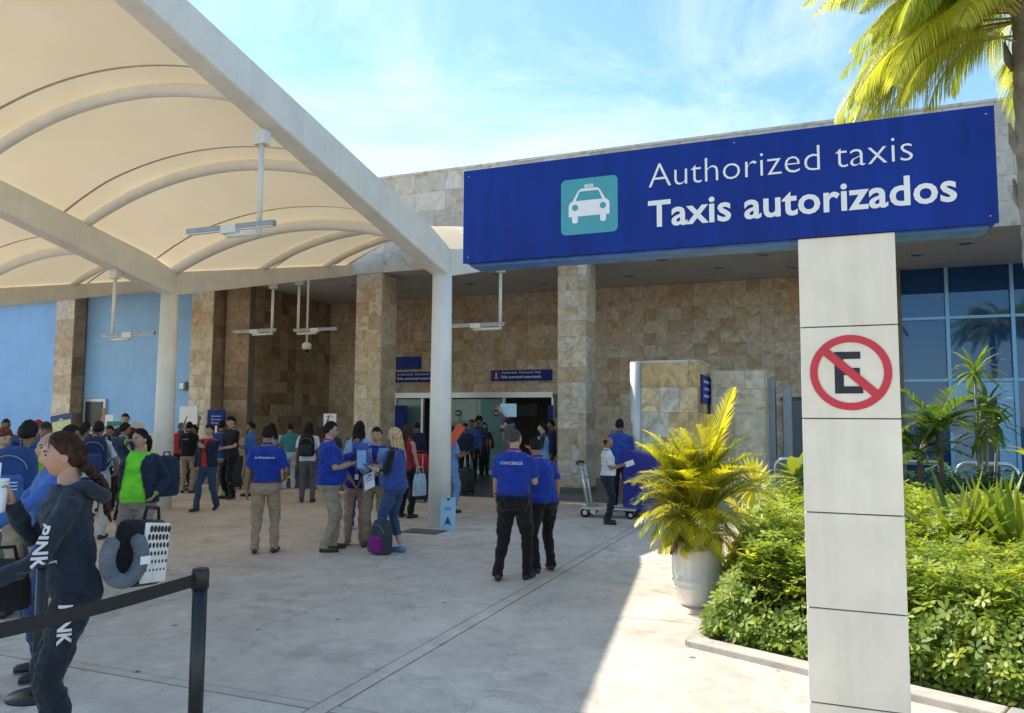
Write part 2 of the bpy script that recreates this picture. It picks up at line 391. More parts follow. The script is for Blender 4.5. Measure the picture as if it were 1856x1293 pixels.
for (x0, y0), (x1, y1) in zip(kp, kp[1:]):
    d = Vector((x1-x0, y1-y0, 0)); ln = d.length; a = math.atan2(d.y, d.x)
    bm = bmesh.new(); rbox(bm, (ln/2, .07, -.025), (ln-.012, .17, .13), .012, seg=2)
    k = obj('kerb_stone', bm, M_kerb, kb); k.location = (x0, y0, .003*len(kb.children)); k.rotation_euler = (0, 0, a)

# ------------------------------------------------------------------ terminal building
ST_W = stone_mat('stone_brown', [(.57, .45, .31), (.60, .48, .35), (.49, .36, .23), (.59, .50, .38), (.64, .54, .42), (.54, .39, .24), (.62, .51, .38), (.57, .46, .34), (.60, .49, .37)], .36)
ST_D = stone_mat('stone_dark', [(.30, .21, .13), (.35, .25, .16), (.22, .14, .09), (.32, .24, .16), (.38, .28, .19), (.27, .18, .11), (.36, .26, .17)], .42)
ST_C = stone_mat('stone_cream', [(.62, .52, .38), (.68, .58, .45), (.58, .47, .33), (.68, .61, .50), (.56, .43, .28), (.65, .55, .41)], .34)
ST_F = stone_mat('stone_pale', [(.55, .51, .45), (.60, .57, .52), (.50, .46, .40), (.58, .53, .45), (.62, .59, .54)], .2)
M_core = mat('wall_core', (.20, .17, .14), .9, var=.2)
M_ceil = mat('porch_plaster', (.62, .61, .58), .9, var=.10, scale=1.2)
M_alu = mat('aluminium', (.55, .58, .60), .35, .7, var=.06)
M_blue = mat('sign_blue', (.004, .030, .235), .5, var=.10, scale=1.6, spec=.22, streak=.25)
M_white = mat('sign_white', (.80, .80, .78), .45, var=.04)
# parapet / fascia
fas = thing('roof_fascia', 'pale stone fascia and parapet along the terminal roof above the entrance', 'building roof', (0, YF, 0))
boxo('core', (-8, .35, (ZC+ZT)/2), (44, .66, ZT-ZC-.02), M_core, fas)
boxo('coping', (-8, .33, ZT+.02), (44.2, .74, .06), ST_F, fas)
tiles(fas, (-30, 0, ZC), (1, 0, 0), (0, 0, 1), 44, ZT-ZC, .53, .62, ST_F, single=300, wid=(1, 1, 1.5), prio=lambda t: abs(t[0]-19.5))
cl = thing('porch_ceiling', 'grey plaster ceiling of the entrance porch with round recessed lamps', 'ceiling', (0, 0, 0)); cl['kind'] = 'structure'
boxo('plaster', (-8, 20.6, ZC+.055), (44, 4.7, .1), M_ceil, cl)
for (x, y) in [(-3.6, 19.1), (-2.4, 20.6), (-4.9, 21.0), (-1.2, 19.3), (-.6, 21.2), (-8.2, 19.4), (-7.5, 21.3), (-9.6, 20.6), (-13, 19.6), (-13.4, 21.3), (-12.2, 20.6), (3.1, 19.6), (2.2, 20.6)]:
    bm = bmesh.new(); tube(bm, [(x, y, ZC+.004), (x, y, ZC-.02)], .17, 20); l = smooth(obj('lamp_rim', bm, M_alu, cl))
    bm = bmesh.new(); tube(bm, [(x, y, ZC-.018), (x, y, ZC-.024)], .12, 20); obj('lamp_glass', bm, mat('lamp_dark', (.12, .12, .12), .3), l)
# entrance wall
XL, XR = -15.96, 1.9
ew = thing('entrance_wall', 'brown stone tiled wall with the terminal doorway under the porch', 'wall', (0, YB, 0))
DX0, DX1, DZ = -13.36, -7.69, 2.60
for a, b, c, d in ((XL, DX0, 0, ZC), (DX1, XR, 0, ZC), (DX0, DX1, DZ, ZC)):
    boxo('core', ((a+b)/2, .16, (c+d)/2), (b-a, .3, d-c), M_core, ew)
tiles(ew, (XL, 0, 0), (1, 0, 0), (0, 0, 1), XR-XL, ZC, .36, .37, ST_W, holes=[(DX0-XL-.15, DX1-XL+.15, -1, DZ)], single=300,
      prio=lambda t: abs(t[0]+XL+3.2)+max(0, 2.2-t[1])*1.5)
# side wall of the porch
sw = thing('side_wall', 'dark brown stone tiled side wall at the left end of the porch', 'wall', (XL, 0, 0))
boxo('core', (-.16, (YF+YB)/2+.3, ZC/2), (.3, YB-YF-.6, ZC), M_core, sw)
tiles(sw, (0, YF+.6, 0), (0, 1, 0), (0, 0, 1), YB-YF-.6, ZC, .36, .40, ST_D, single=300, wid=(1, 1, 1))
# stone columns on the facade line
def stone_column(x0, x1, dep, label, mside=None):
    c = thing('stone_column', label, 'column', (x0, YF, 0), group='stone columns of the porch')
    W = x1-x0
    boxo('core', (W/2, dep/2, ZC/2), (W-.03, dep-.03, ZC-.02), M_core, c)
    tiles(c, (0, 0, 0), (1, 0, 0), (0, 0, 1), W, ZC-.01, .38, W/2, ST_C, wid=(.5, 1, 1, 1.4), thick=.02)
    tiles(c, (W, 0, 0), (0, 1, 0), (0, 0, 1), dep, ZC-.01, .38, dep/2, mside or ST_C, wid=(1, 1, 2), thick=.02)
    boxo('plinth', (W/2, dep/2, .05), (W+.06, dep+.06, .10), mat('plinth', (.12, .12, .12), .5), c)
    return c
stone_column(-6.05, -5.32, .78, 'stone column right of the terminal doorway, nearest the blue counter')
stone_column(-11.95, -11.13, .76, 'stone column left of the doorway, behind the group in blue shirts')
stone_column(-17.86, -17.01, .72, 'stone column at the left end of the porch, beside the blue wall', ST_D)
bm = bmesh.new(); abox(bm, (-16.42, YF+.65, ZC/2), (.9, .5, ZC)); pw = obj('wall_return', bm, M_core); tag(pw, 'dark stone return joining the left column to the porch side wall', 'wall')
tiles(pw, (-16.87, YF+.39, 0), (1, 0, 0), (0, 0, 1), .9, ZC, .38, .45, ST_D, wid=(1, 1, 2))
# blue wall with stone piers
M_bw = mat('blue_wall_paint', (.25, .48, .80), .38, var=.07, scale=1.2, spec=.5, streak=.07)
bw = thing('blue_wall', 'smooth light blue painted wall left of the porch', 'wall', (0, YF+.45, 0))
for a, b in ((-40, -31.2), (-31.2, -23.3), (-23.3, -17.8)):
    boxo('panel', ((a+b)/2, .1, (1.22+7.5)/2), (b-a-.02, .16, 7.5-1.22), M_bw, bw)
boxo('base', (-29, .12, .6), (22.4, .14, 1.2), M_core, bw)
tiles(bw, (-40, .05, 0), (1, 0, 0), (0, 0, 1), 22.2, 1.2, .40, .62, ST_C, single=120)
for x0 in (-23.7, -31.6):
    p = thing('stone_pier', 'narrow stone pier on the blue wall' + (', behind the crowd' if x0 > -25 else ' at the far left'), 'pier', (x0, YF-.02, 0), group='stone piers of the blue wall')
    boxo('core', (.42, .2, 3.7), (.81, .4, 7.4), M_core, p)
    tiles(p, (0, 0, 0), (1, 0, 0), (0, 0, 1), .84, 7.4, .62, .42, ST_C, wid=(1, 1, 2), thick=.02)
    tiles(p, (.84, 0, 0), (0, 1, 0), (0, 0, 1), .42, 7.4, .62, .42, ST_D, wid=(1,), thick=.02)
a, b = onY(153, 738, YF+.4), onY(190, 775, YF+.4)
ws = thing('wall_screen', 'dark screen in a pale metal frame on the blue wall', 'screen', (a.x, YF+.42, 1.55))
boxo('frame', ((b.x-a.x)/2, 0, .28), (b.x-a.x, .1, 1.0), M_alu, ws); boxo('screen', ((b.x-a.x)/2, -.056, .28), (b.x-a.x-.2, .02, .82), mat('screen_dark', (.02, .025, .03), .2), ws)
a = onY(330, 700, YF+.3)
wb = thing('wall_box', 'small grey metal box on the blue wall next to the canopy column', 'box', (a.x, YF+.4, a.z)); boxo('case', (0, 0, 0), (.24, .22, .26), mat('grey_box', (.3, .31, .32), .5), wb, .02); boxo('cover', (0, -.12, .0), (.16, .02, .18), M_alu, wb)
# doorway
M_glass, N, K, bb = nodes_of('door_glass'); bb.inputs['Base Color'].default_value = (.30, .52, .50, 1); bb.inputs['Roughness'].default_value = .03; bb.inputs['Transmission Weight'].default_value = .45; bb.inputs['IOR'].default_value = 1.12; bb.inputs['Coat Weight'].default_value = .6; bb.inputs['Coat Roughness'].default_value = .03
dw = thing('sliding_door', 'wide glass sliding doorway of the terminal with grey metal frame', 'door', (0, YB+.1, 0))
boxo('header', ((DX0+DX1)/2, -.06, DZ-.09), (DX1-DX0, .22, .17), M_alu, dw)
for x in (DX0+.04, -12.3, -9.37, DX1-.04): boxo('jamb', (x, 0, (DZ-.18)/2), (.07, .12, DZ-.18), M_alu, dw)
for a, b, y in ((DX0+.08, -12.34, .02), (-11.3, -10.35, .05), (-10.33, -9.41, .02)):
    p = boxo('pane', ((a+b)/2, y, (DZ-.2)/2), (b-a-.01, .014, DZ-.22), M_glass, dw)
    boxo('rail', ((a+b)/2, y, .05), (b-a-.01, .05, .09), M_alu, p)
for x in (-11.0, -9.65):
    bm = bmesh.new(); tube(bm, [(x, .005, 1.93), (x, -.0, 1.93)], .11, 20); s = obj('door_sticker', bm, mat('sticker', (.10, .05, .14), .5), dw)
    bm = bmesh.new(); abox(bm, (x, -.006, 1.93), (.12, .004, .03)); obj('sticker_mark', bm, M_white, s)
# interior hall seen through the doorway
hall = thing('arrivals_hall', 'dim hall interior behind the glass doorway', 'room', (0, YB+.35, 0)); hall['kind'] = 'structure'
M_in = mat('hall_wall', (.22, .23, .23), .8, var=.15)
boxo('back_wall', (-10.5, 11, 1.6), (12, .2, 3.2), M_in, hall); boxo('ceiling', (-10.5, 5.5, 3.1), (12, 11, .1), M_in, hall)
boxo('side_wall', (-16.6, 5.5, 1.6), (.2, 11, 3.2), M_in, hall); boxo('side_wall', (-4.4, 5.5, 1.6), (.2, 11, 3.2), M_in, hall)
for x, y in ((-12.6, 2.5), (-12.2, 4.2), (-9.8, 3), (-8.4, 2.2), (-8.2, 5)):
    boxo('ceiling_lamp', (x, y, 3.03), (.5, .16, .03), mat('hall_lamp', (1, .95, .85), emit=9, var=0), hall)
a = onY(954, 745, YB+2); tv = thing('hanging_screen', 'grey flight screen hanging inside the doorway', 'screen', (a.x, YB+2, a.z)); boxo('case', (0, 0, 0), (.75, .12, .42), mat('tv_case', (.06, .06, .07), .5), tv, .015); boxo('display', (0, -.065, 0), (.66, .012, .34), mat('tv_scr', (.10, .13, .15), .2), tv); tubeo('bracket', [(0, 0, .2), (0, 0, 3.05-a.z)], .025, M_dk, tv)
for px, lab in ((724, 'tall blue panel at the left side of the doorway'), (998, 'tall blue panel at the right side of the doorway')):
    a = onY(px, 760, YB-.35); q = thing('information_stand', lab, 'stand', (a.x, YB-.35, 0)); boxo('board', (0, 0, 1.1), (.55 if px < 800 else .16, .06, 2.15), M_blue, q, .008); boxo('foot', (0, 0, .012), (.6 if px < 800 else .3, .4, .024), M_alu, q)
# signs above the doors
M_red = mat('sign_red', (.62, .035, .05), .45, var=.06)
for px0, px1, lab in ((892, 1001, 'blue sign reading Authorized Personnel Only above the right doorway'), (706, 815, 'blue Authorized Personnel Only sign half hidden by the canopy column')):
    a, b = onY(px0, 673, YB-.02), onY(px1, 690, YB-.02); w_ = b.x-a.x
    s = thing('wall_sign', lab, 'sign', (a.x, YB-.02, 2.95)); boxo('board', (w_/2, -.05, .17), (w_, .08, .34), M_blue, s)
    text_plate('lettering', 'Authorized  Personnel Only', M_white, s, (.36, -.092, .20), (1, 0, 0), (0, 0, 1), w=w_*.66, h=.105)
    text_plate('lettering', 'Sólo personal autorizado', M_white, s, (.36, -.092, .055), (1, 0, 0), (0, 0, 1), w=w_*.66, h=.115, bold=.02)
    bm = bmesh.new(); pts = [(.18+.125*math.cos(t), -.094, .17+.125*math.sin(t)) for t in np.linspace(0, 2*math.pi, 25)]; tube(bm, pts, .014, 6); e = obj('emblem', bm, M_red, s)
    bm = bmesh.new(); ell(bm, (.18, -.094, .245), (.02, .004, .02)); abox(bm, (.18, -.094, .185), (.05, .006, .08)); abox(bm, (.165, -.094, .11), (.02, .006, .08), Matrix.Rotation(.25, 3, 'Y')); abox(bm, (.198, -.094, .11), (.02, .006, .08), Matrix.Rotation(-.3, 3, 'Y')); obj('figure', bm, M_white, e)
a, b = onY(712, 647, 20.5), onY(762, 669, 20.5)
hs = thing('hanging_sign', 'blank dark blue sign box hanging on a thin rod from the porch ceiling', 'sign', (a.x-.2, 20.5, 3.23))
boxo('box', ((b.x-a.x+.2)/2, 0, .19), (b.x-a.x+.2, .14, .38), M_blue, hs, .01); tubeo('rod', [(.75, 0, .36), (.75, 0, ZC-3.2)], .012, M_alu, hs); tubeo('rod', [(.15, 0, .36), (.15, 0, ZC-3.2)], .012, M_alu, hs)
# window wall at the right
M_win, N, K, bb = nodes_of('blue_window_glass'); bb.inputs['Base Color'].default_value = (.012, .05, .16, 1); bb.inputs['Roughness'].default_value = .02; bb.inputs['Specular IOR Level'].default_value = .8; bb.inputs['IOR'].default_value = 1.62; bb.inputs['Specular Tint'].default_value = (.45, .68, 1, 1)
M_wf = mat('window_frame_blue', (.20, .42, .66), .35, .4, var=.04)
ww = thing('window_wall', 'wide blue tinted window wall with metal mullions behind the plants', 'window', (0, YB, 0))
vx = [1.95, 3.09, 4.54, 6.0, 7.5, 9.0]; vz = [.10, 2.81, 4.43, 5.95]
for x in vx: boxo('mullion', (x, -.04, 3.02), (.085, .14, 5.9), M_wf, ww)
for i, (xa, xb) in enumerate(zip(vx, vx[1:])):
    for j, (za, zb) in enumerate(zip(vz, vz[1:])):
        if i == 1 and j == 0: continue
        q = boxo('pane', ((xa+xb)/2, 0, (za+zb)/2), (xb-xa-.086, .02, zb-za-.07), M_win, ww)
    for z in vz: boxo('transom', ((xa+xb)/2, -.03, z), (xb-xa-.088, .11, .075), M_wf, ww)
dr = thing('office_door', 'half open dark doorway with a grey inner leaf behind the tall dracaena', 'door', (3.13, YB, 0))
boxo('head_panel', (.70, -.02, 2.55), (1.34, .06, .40), M_wf, dr); boxo('side_panel', (1.18, -.02, 1.18), (.36, .06, 2.33), M_wf, dr)
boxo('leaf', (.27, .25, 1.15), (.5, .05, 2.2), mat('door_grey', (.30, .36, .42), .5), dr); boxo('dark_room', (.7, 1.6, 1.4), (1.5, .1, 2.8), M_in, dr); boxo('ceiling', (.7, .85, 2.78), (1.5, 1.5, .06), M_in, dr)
boxo('lintel_strip', (.55, -.06, 2.33), (.92, .03, .03), M_white, dr)
text_plate('lettering', 'ERRYHILL', mat('window_letter', (.30, .50, .68), .5), ww, (onY(1640, 780, YB-.03).x, -.02, onY(1650, 785, YB).z), (1, 0, 0), (0, 0, 1), w=.62, h=.2)
boxo('wall_return', (1.92, YB-.02, 2.9), (.2, .4, 5.8), M_core, None).update_tag()
o = bpy.data.objects['wall_return.001'] if 'wall_return.001' in bpy.data.objects else None
if o: tag(o, 'narrow dark wall end left of the blue window wall', 'wall')
gd = thing('service_door', 'plain grey metal service door in the stone wall beside the kiosk', 'door', (onY(1420, 750, YB-.05).x, YB-.05, 0)); boxo('leaf', (.55, -.01, 1.15), (1.1, .06, 2.3), mat('door_slate', (.14, .16, .18), .5), gd); boxo('frame', (.55, .0, 2.35), (1.24, .08, .1), M_dk, gd); boxo('handle', (.15, -.06, 1.05), (.12, .04, .03), M_alu, gd)

# ------------------------------------------------------------------ kiosk blocks
M_ss = mat('stainless', (.55, .55, .52), .5, .6, var=.05, scale=2)
kx0, kx1, kxs, ky = -3.44, -3.22, -2.15, 14.8
ks = thing('kiosk_block', 'stone clad kiosk block with a steel edge and blue side sign', 'kiosk', (kx0, ky, 0))
W = kxs-kx0
boxo('core', (W/2, .8, 1.42), (W-.03, 1.58, 2.83), M_core, ks)
tubeo('steel_edge', [(.11, .02, .02), (.11, .02, 2.86)], .115, M_ss, ks, 20)
tiles(ks, (.22, 0, 0), (1, 0, 0), (0, 0, 1), W-.22, 2.85, .475, .36, stone_mat('stone_gold', [(.60, .42, .21), (.68, .52, .31), (.40, .25, .12), (.62, .58, .48), (.56, .38, .18), (.66, .49, .28)], .45), wid=(1, 1, 1.5), thick=.02)
tiles(ks, (W, 0, 0), (0, 1, 0), (0, 0, 1), 1.6, 2.85, .475, .4, MC['stone_gold'], wid=(1, 1, 1.5), thick=.02)
boxo('top_slab', (W/2+.02, .8, 2.87), (W+.03, 1.62, .04), ST_F, ks)
sp = boxo('side_sign', (W+.04, .85, 2.35), (.03, 1.25, .55), M_blue, ks)
for i, (z, l) in enumerate(((2.50, .9), (2.36, .75), (2.22, .9))): boxo('text_line', (W+.058, .85, z), (.004, l, .055), mat('sign_letter_blue', (.35, .45, .7), .5), sp)
k2x0, k2x1, k2y = -2.02, -1.02, 15.9
k2 = thing('kiosk_block', 'lower stone clad kiosk block standing right of the one with the sign', 'kiosk', (k2x0, k2y, 0)); W = k2x1-k2x0
boxo('core', (W/2, .5, 1.36), (W-.03, .98, 2.7), M_core, k2)
tiles(k2, (0, 0, 0), (1, 0, 0), (0, 0, 1), W, 2.74, .475, .42, ST_C, wid=(1, 1, 1.5), thick=.02)
tiles(k2, (W, 0, 0), (0, 1, 0), (0, 0, 1), 1.0, 2.74, .475, .5, ST_C, wid=(1, 2), thick=.02)
gpn = thing('grey_partition', 'tall grey metal partition panels right of the kiosk', 'partition', (onY(1394, 750, 17).x, 17, 0)); boxo('panel', (.06, 0, 1.3), (.14, .6, 2.6), mat('part_grey', (.28, .33, .38), .45, .2), gpn, .01); boxo('panel', (.36, .1, 1.22), (.16, .5, 2.45), MC['part_grey'], gpn, .01); boxo('base', (.2, 0, .03), (.6, .7, .06), M_dk, gpn)

# ------------------------------------------------------------------ tensile canopy
M_steel = mat('white_steel', (.80, .77, .71), .45, var=.07, scale=3, streak=.07)
M_tube = mat('white_tube', (.84, .81, .74), .4, var=.06, scale=4)
mf, N, K, bb = nodes_of('canopy_fabric')
tcn = N.new('ShaderNodeTexCoord'); nz = N.new('ShaderNodeTexNoise'); nz.inputs['Scale'].default_value = .9; nz.inputs['Detail'].default_value = 7; K.new(tcn.outputs['Object'], nz.inputs['Vector'])
cr = N.new('ShaderNodeMix'); cr.data_type = 'RGBA'; cr.inputs[6].default_value = (.62, .50, .32, 1); cr.inputs[7].default_value = (.73, .63, .45, 1); K.new(nz.outputs[0], cr.inputs[0]); K.new(cr.outputs[2], bb.inputs['Base Color']); bb.inputs['Roughness'].default_value = .7
tr = N.new('ShaderNodeBsdfTranslucent'); K.new(cr.outputs[2], tr.inputs[0]); ms = N.new('ShaderNodeMixShader'); ms.inputs[0].default_value = .26
K.new(bb.outputs[0], ms.inputs[1]); K.new(tr.outputs[0], ms.inputs[2]); K.new(ms.outputs[0], N['Material Output'].inputs[0])
M_seam = mat('fabric_seam', (.60, .53, .42), .8)
YC = 11.42; FRONT, REAR = 7.9, 6.15
def btop(y): return 4.66+.205*(YC-y) if y < YC else 4.58+.212*(y-YC)
def bbot(y): return 4.10+.228*(YC-y) if y < YC else 4.12+.240*(y-YC)
def canopy_support(x, lab):
    c = thing('canopy_column', lab, 'column', (x, YC, 0), group='round canopy columns')
    bm = bmesh.new(); tube(bm, [(0, 0, 0), (0, 0, 2.2), (0, 0, 4.16)], [.185, .175, .162], 32); smooth(obj('shaft', bm, M_steel, c))
    for nm, y1 in (('front_beam', YC-FRONT), ('rear_beam', YC+REAR)):
        bm = bmesh.new(); rows = []
        for i in range(13):
            y = YC+(y1-YC)*i/12; hw = .15-.02*i/12
            zb = bbot(y) if i else bbot(YC); zt = btop(y)
            rows.append([bm.verts.new((sx*hw, y-YC+(.0015 if y1 > YC else -.0015), z)) for sx, z in ((-1, zb), (1, zb), (1, zt), (-1, zt))])
        for a, b in zip(rows, rows[1:]):
            for k in range(4): bm.faces.new((a[k], a[(k+1) % 4], b[(k+1) % 4], b[k]))
        bm.faces.new(rows[0]); bm.faces.new(rows[-1][::-1]); bmesh.ops.recalc_face_normals(bm, faces=bm.faces[:])
        bmesh.ops.bevel(bm, geom=[e for e in bm.edges if len(e.link_faces) == 2 and e.calc_face_angle(0) > 1], offset=.012, segments=2, affect='EDGES')
        obj(nm, bm, M_steel, c)
    return c
canopy_support(-5.83, 'round white canopy column right of the blond woman, with a rising beam')
canopy_support(-11.79, 'round white canopy column behind the woman in green, at the left')
canopy_support(-17.75, 'round white canopy column hidden farthest left behind the crowd')
TUBY = [3.6, 5.55, 7.5, 9.45, 11.42, 14.0, 16.4]
RISE = .66
def sag(y):
    for a, b in zip(TUBY, TUBY[1:]):
        if a <= y <= b: return -.05*math.sin(math.pi*(y-a)/(b-a))
    return 0
def canopy_bay(x0, x1, lab):
    c = thing('canopy_roof', lab, 'canopy', ((x0+x1)/2, YC, 4.5), group='fabric canopy bays')
    w = x1-x0-.04
    def P(u, y, dz=0): return (-w/2+w*u, y-YC, btop(y)-4.5+.02+RISE*4*u*(1-u)+dz)
    bm = bmesh.new(); nu = 24; yy = list(np.linspace(YC-FRONT, YC, 33))+list(np.linspace(YC, YC+REAR, 26))[1:]
    G = [[bm.verts.new(P(u/nu, y, -.01+.09*min(1, 7*(u/nu)*(1-u/nu))+sag(y)*4*(u/nu)*(1-u/nu))) for u in range(nu+1)] for y in yy]
    for a, b in zip(G, G[1:]):
        for k in range(nu): bm.faces.new((a[k], a[k+1], b[k+1], b[k]))
    smooth(obj('fabric', bm, mf, c))
    for y in TUBY:
        tubeo('arch_tube', [P(u/24, y, -.02) for u in range(25)], .085 if y != YC else .098, M_tube, c, 12)
        ys_ = y-.42 if y <= YC else y+.42
        bm = bmesh.new(); ps = [P(u/24, ys_, -.018+.09*min(1, 7*(u/24)*(1-u/24))+sag(ys_)*4*(u/24)*(1-u/24)) for u in range(25)]
        for q in range(24):
            a, b = ps[q], ps[q+1]
            bm.faces.new([bm.verts.new((a[0], a[1]-.025, a[2])), bm.verts.new((b[0], b[1]-.025, b[2])), bm.verts.new((b[0], b[1]+.025, b[2])), bm.verts.new((a[0], a[1]+.025, a[2]))])
        obj('seam', bm, M_seam, c)
canopy_bay(-11.79, -5.83, 'large cream fabric canopy vault with white arched tubes overhead')
canopy_bay(-17.75, -11.79, 'cream fabric canopy vault at the far left above the crowd')
canopy_bay(-23.71, -17.75, 'farthest cream fabric canopy vault, mostly hidden at the left')
# strip lamps hanging from the beams
M_lamp = mat('lamp_cream', (.72, .70, .62), .4, var=.05); M_lampg = mat('lamp_grey', (.28, .29, .30), .35, .5)
def strip_lamp(x, y, zt, zb, sgn, ln, lab):
    c = thing('strip_lamp', lab, 'lamp', (x, y, zb), group='strip lamps under the canopy')
    bm = bmesh.new(); tube(bm, [(0, 0, 0), (0, 0, zt-zb)], .032, 12); smooth(obj('pole', bm, M_lamp, c))
    boxo('bracket', (0, 0, zt-zb-.03), (.16, .12, .16), M_lamp, c, .01)
    bm = bmesh.new(); tube(bm, [(0, 0, .03), (sgn*ln*.55, 0, .03)], .03, 12); smooth(obj('arm', bm, M_lamp, c))
    bm = bmesh.new(); rbox(bm, (sgn*ln*.5, 0, .10), (.22, .09, .10), .01); obj('gear_box', bm, M_lamp, c)
    for s in (-1, 1): 
        q = boxo('lamp_bar', (sgn*ln*.5+s*.36, 0, .125), (.54, .062, .06), M_lampg, c, .008); boxo('diffuser', (sgn*ln*.5+s*.36, 0, .09), (.5, .045, .012), M_white, q)
lamps = [(-5.83, 6.88, 4.95, 3.80, -1, .82, 'strip lamp on a long pole hanging from the big canopy beam, nearest'),
         (-11.79, 10.15, 4.35, 3.1, 1, .75, 'strip lamp hanging in front of the blue wall, left of the column'),
         (-11.79, 14.47, 4.85, 3.66, -1, 1.0, 'strip lamp hanging left before the dark stone wall'),
         (-11.79, 15.43, 5.1, 3.76, 1, 1.0, 'strip lamp hanging beside the dome camera'),
         (-5.83, 13.94, 4.75, 3.5, -1, 1.05, 'strip lamp hanging right of the round canopy column before the doorway'),
         (-17.75, 8.2, 4.9, 3.9, 1, .8, 'strip lamp cut by the left edge under the far canopy')]
for l in lamps: strip_lamp(*l)
a = onY(556, 630, 17.6)
dcam = thing('dome_camera', 'white dome camera on a long thin rod under the canopy', 'camera', a)
tubeo('rod', [(0, 0, .05), (0, 0, 5.7-a.z)], .03, M_lamp, dcam); bm = bmesh.new(); tube(bm, [(0, 0, .14), (0, 0, .10), (0, 0, -.04), (0, 0, -.06)], [.05, .12, .13, .10], 20); smooth(obj('housing', bm, M_lamp, dcam)); bm = bmesh.new(); ell(bm, (0, 0, -.06), (.085, .085, .08), 16, 10); smooth(obj('dome', bm, mat('dome_dark', (.03, .03, .035), .15), dcam))

# ------------------------------------------------------------------ taxi sign on its pillar
SY = 4.2
M_pan = mat('pillar_panel', (.84, .76, .61), .5, var=.09, scale=3.5, bump=.08, spec=.3, streak=.09)
pl = thing('sign_pillar', 'pale panelled square pillar carrying the blue taxi sign, with a no parking emblem', 'pillar', (.135, SY+.18, 0))
boxo('core', (0, 0, 1.35), (.43, .31, 2.68), M_dk, pl)
zs = [-.02, .372, .83, 1.30, 1.77, 2.235, 2.70]
for a, b in zip(zs, zs[1:]): boxo('panel', (0, 0, (a+b)/2), (.452, .33, b-a-.006), M_pan, pl, .004)
cz = 2.0; cxr = .005
bm = bmesh.new(); n = 64
ri = [bm.verts.new((cxr+.152*math.cos(t*2*math.pi/n), -.1685, cz+.152*math.sin(t*2*math.pi/n))) for t in range(n)]
ro = [bm.verts.new((cxr+.189*math.cos(t*2*math.pi/n), -.1685, cz+.189*math.sin(t*2*math.pi/n))) for t in range(n)]
for k in range(n): bm.faces.new((ri[k], ri[(k+1) % n], ro[(k+1) % n], ro[k]))
a1 = R_(-43.5)
dx, dz_ = math.cos(a1), math.sin(a1); nx, nz_ = -dz_, dx
vs = [bm.verts.new((cxr+s*.158*dx+q*.021*nx, -.1695, cz+s*.158*dz_+q*.021*nz_)) for s, q in ((-1, -1), (1, -1), (1, 1), (-1, 1))]
bm.faces.new(vs); em = obj('no_parking_ring', bm, M_red, pl)
bm = bmesh.new()
M_ink = mat('sign_ink', (.012, .015, .03), .5, var=0)
for x, z, w_, h in ((-.052, 0, .042, .21), (.008, .086, .079, .036), (.006, .005, .075, .036), (.012, -.087, .088, .036)):
    f = [bm.verts.new((cxr+x+sx*w_/2+.0, -.1675, cz+z+sz*h/2)) for sx, sz in ((-1, -1), (1, -1), (1, 1), (-1, 1))]; bm.faces.new(f)
obj('letter_e', bm, M_ink, em)
sg = thing('taxi_sign', 'long blue sign board reading Authorized taxis, Taxis autorizados', 'sign', (-.6, SY, 2.705))
SW, SH = 2.80, .565
bm = bmesh.new(); rbox(bm, (0, .11, SH/2), (SW, .20, SH), .004, seg=1); obj('board', bm, M_blue, sg)
bm = bmesh.new(); rbox(bm, (0, .004, SH/2), (SW+.012, .012, SH+.012), .003, seg=1); obj('face_sheet', bm, M_blue, sg)
boxo('bottom_tray', (0, .12, -.012), (SW-.06, .17, .02), mat('tray_blue', (.05, .14, .36), .35, .3, var=.3, scale=9), sg)
for x, z in ((-1.37, .03), (-1.37, .53), (1.37, .53), (1.37, .03), (.2, .54)):
    bm = bmesh.new(); ell(bm, (x, -.004, z), (.004, .003, .004), 8, 6); obj('rivet', bm, M_alu, sg)
def sgx(px, py): q = onY(px, py, SY-.003); return q.x+.6, q.z-2.705
x0, z0 = sgx(1176, 341); x1, z1 = sgx(1655, 294)
text_plate('lettering_english', 'Authorized taxis', M_white, sg, (x0, -.003, z0), (1, 0, 0), (0, 0, 1), w=x1-x0, h=.132, bold=-.013)
x0, z0 = sgx(1175, 414); x1, z1 = sgx(1735, 362)
text_plate('lettering_spanish', 'Taxis autorizados', M_white, sg, (x0, -.003, z0), (1, 0, 0), (0, 0, 1), w=x1-x0, h=.152, bold=.021)
# teal taxi pictogram
x0, z0 = sgx(1017, 428); x1, _ = sgx(1120, 420); _, z1 = sgx(1020, 328)
ccx, ccz, hw, hh = (x0+x1)/2, (z0+z1)/2, (x1-x0)/2, (z1-z0)/2
bm = bmesh.new(); rr = .03; pts = []
for qx, qz, t0 in ((1, 1, 0), (-1, 1, 90), (-1, -1, 180), (1, -1, 270)):
    for k in range(7):
        t = R_(t0+k*15); pts.append((ccx+qx*(hw-rr)+rr*math.cos(t), -.0045, ccz+qz*(hh-rr)+rr*math.sin(t)))
bm.faces.new([bm.verts.new(p) for p in pts]); ic = obj('pictogram', bm, mat('sign_teal', (.055, .32, .37), .4, var=.04), sg)
bm = bmesh.new()
def face(P): bm.faces.new([bm.verts.new((ccx+x*hw/.5, -.0065, ccz+z*hh/.5)) for x, z in P])
face([(-.36, -.18), (.36, -.18), (.36, .02), (.34, .07), (.29, .10), (-.29, .10), (-.34, .07), (-.36, .02)])
face([(-.29, .10), (-.235, .10), (-.165, .265), (-.165, .30), (-.19, .28)]); face([(.29, .10), (.19, .28), (.165, .30), (.165, .265), (.235, .10)])
face([(-.165, .265), (.165, .265), (.165, .30), (.14, .315), (-.14, .315), (-.165, .30)])
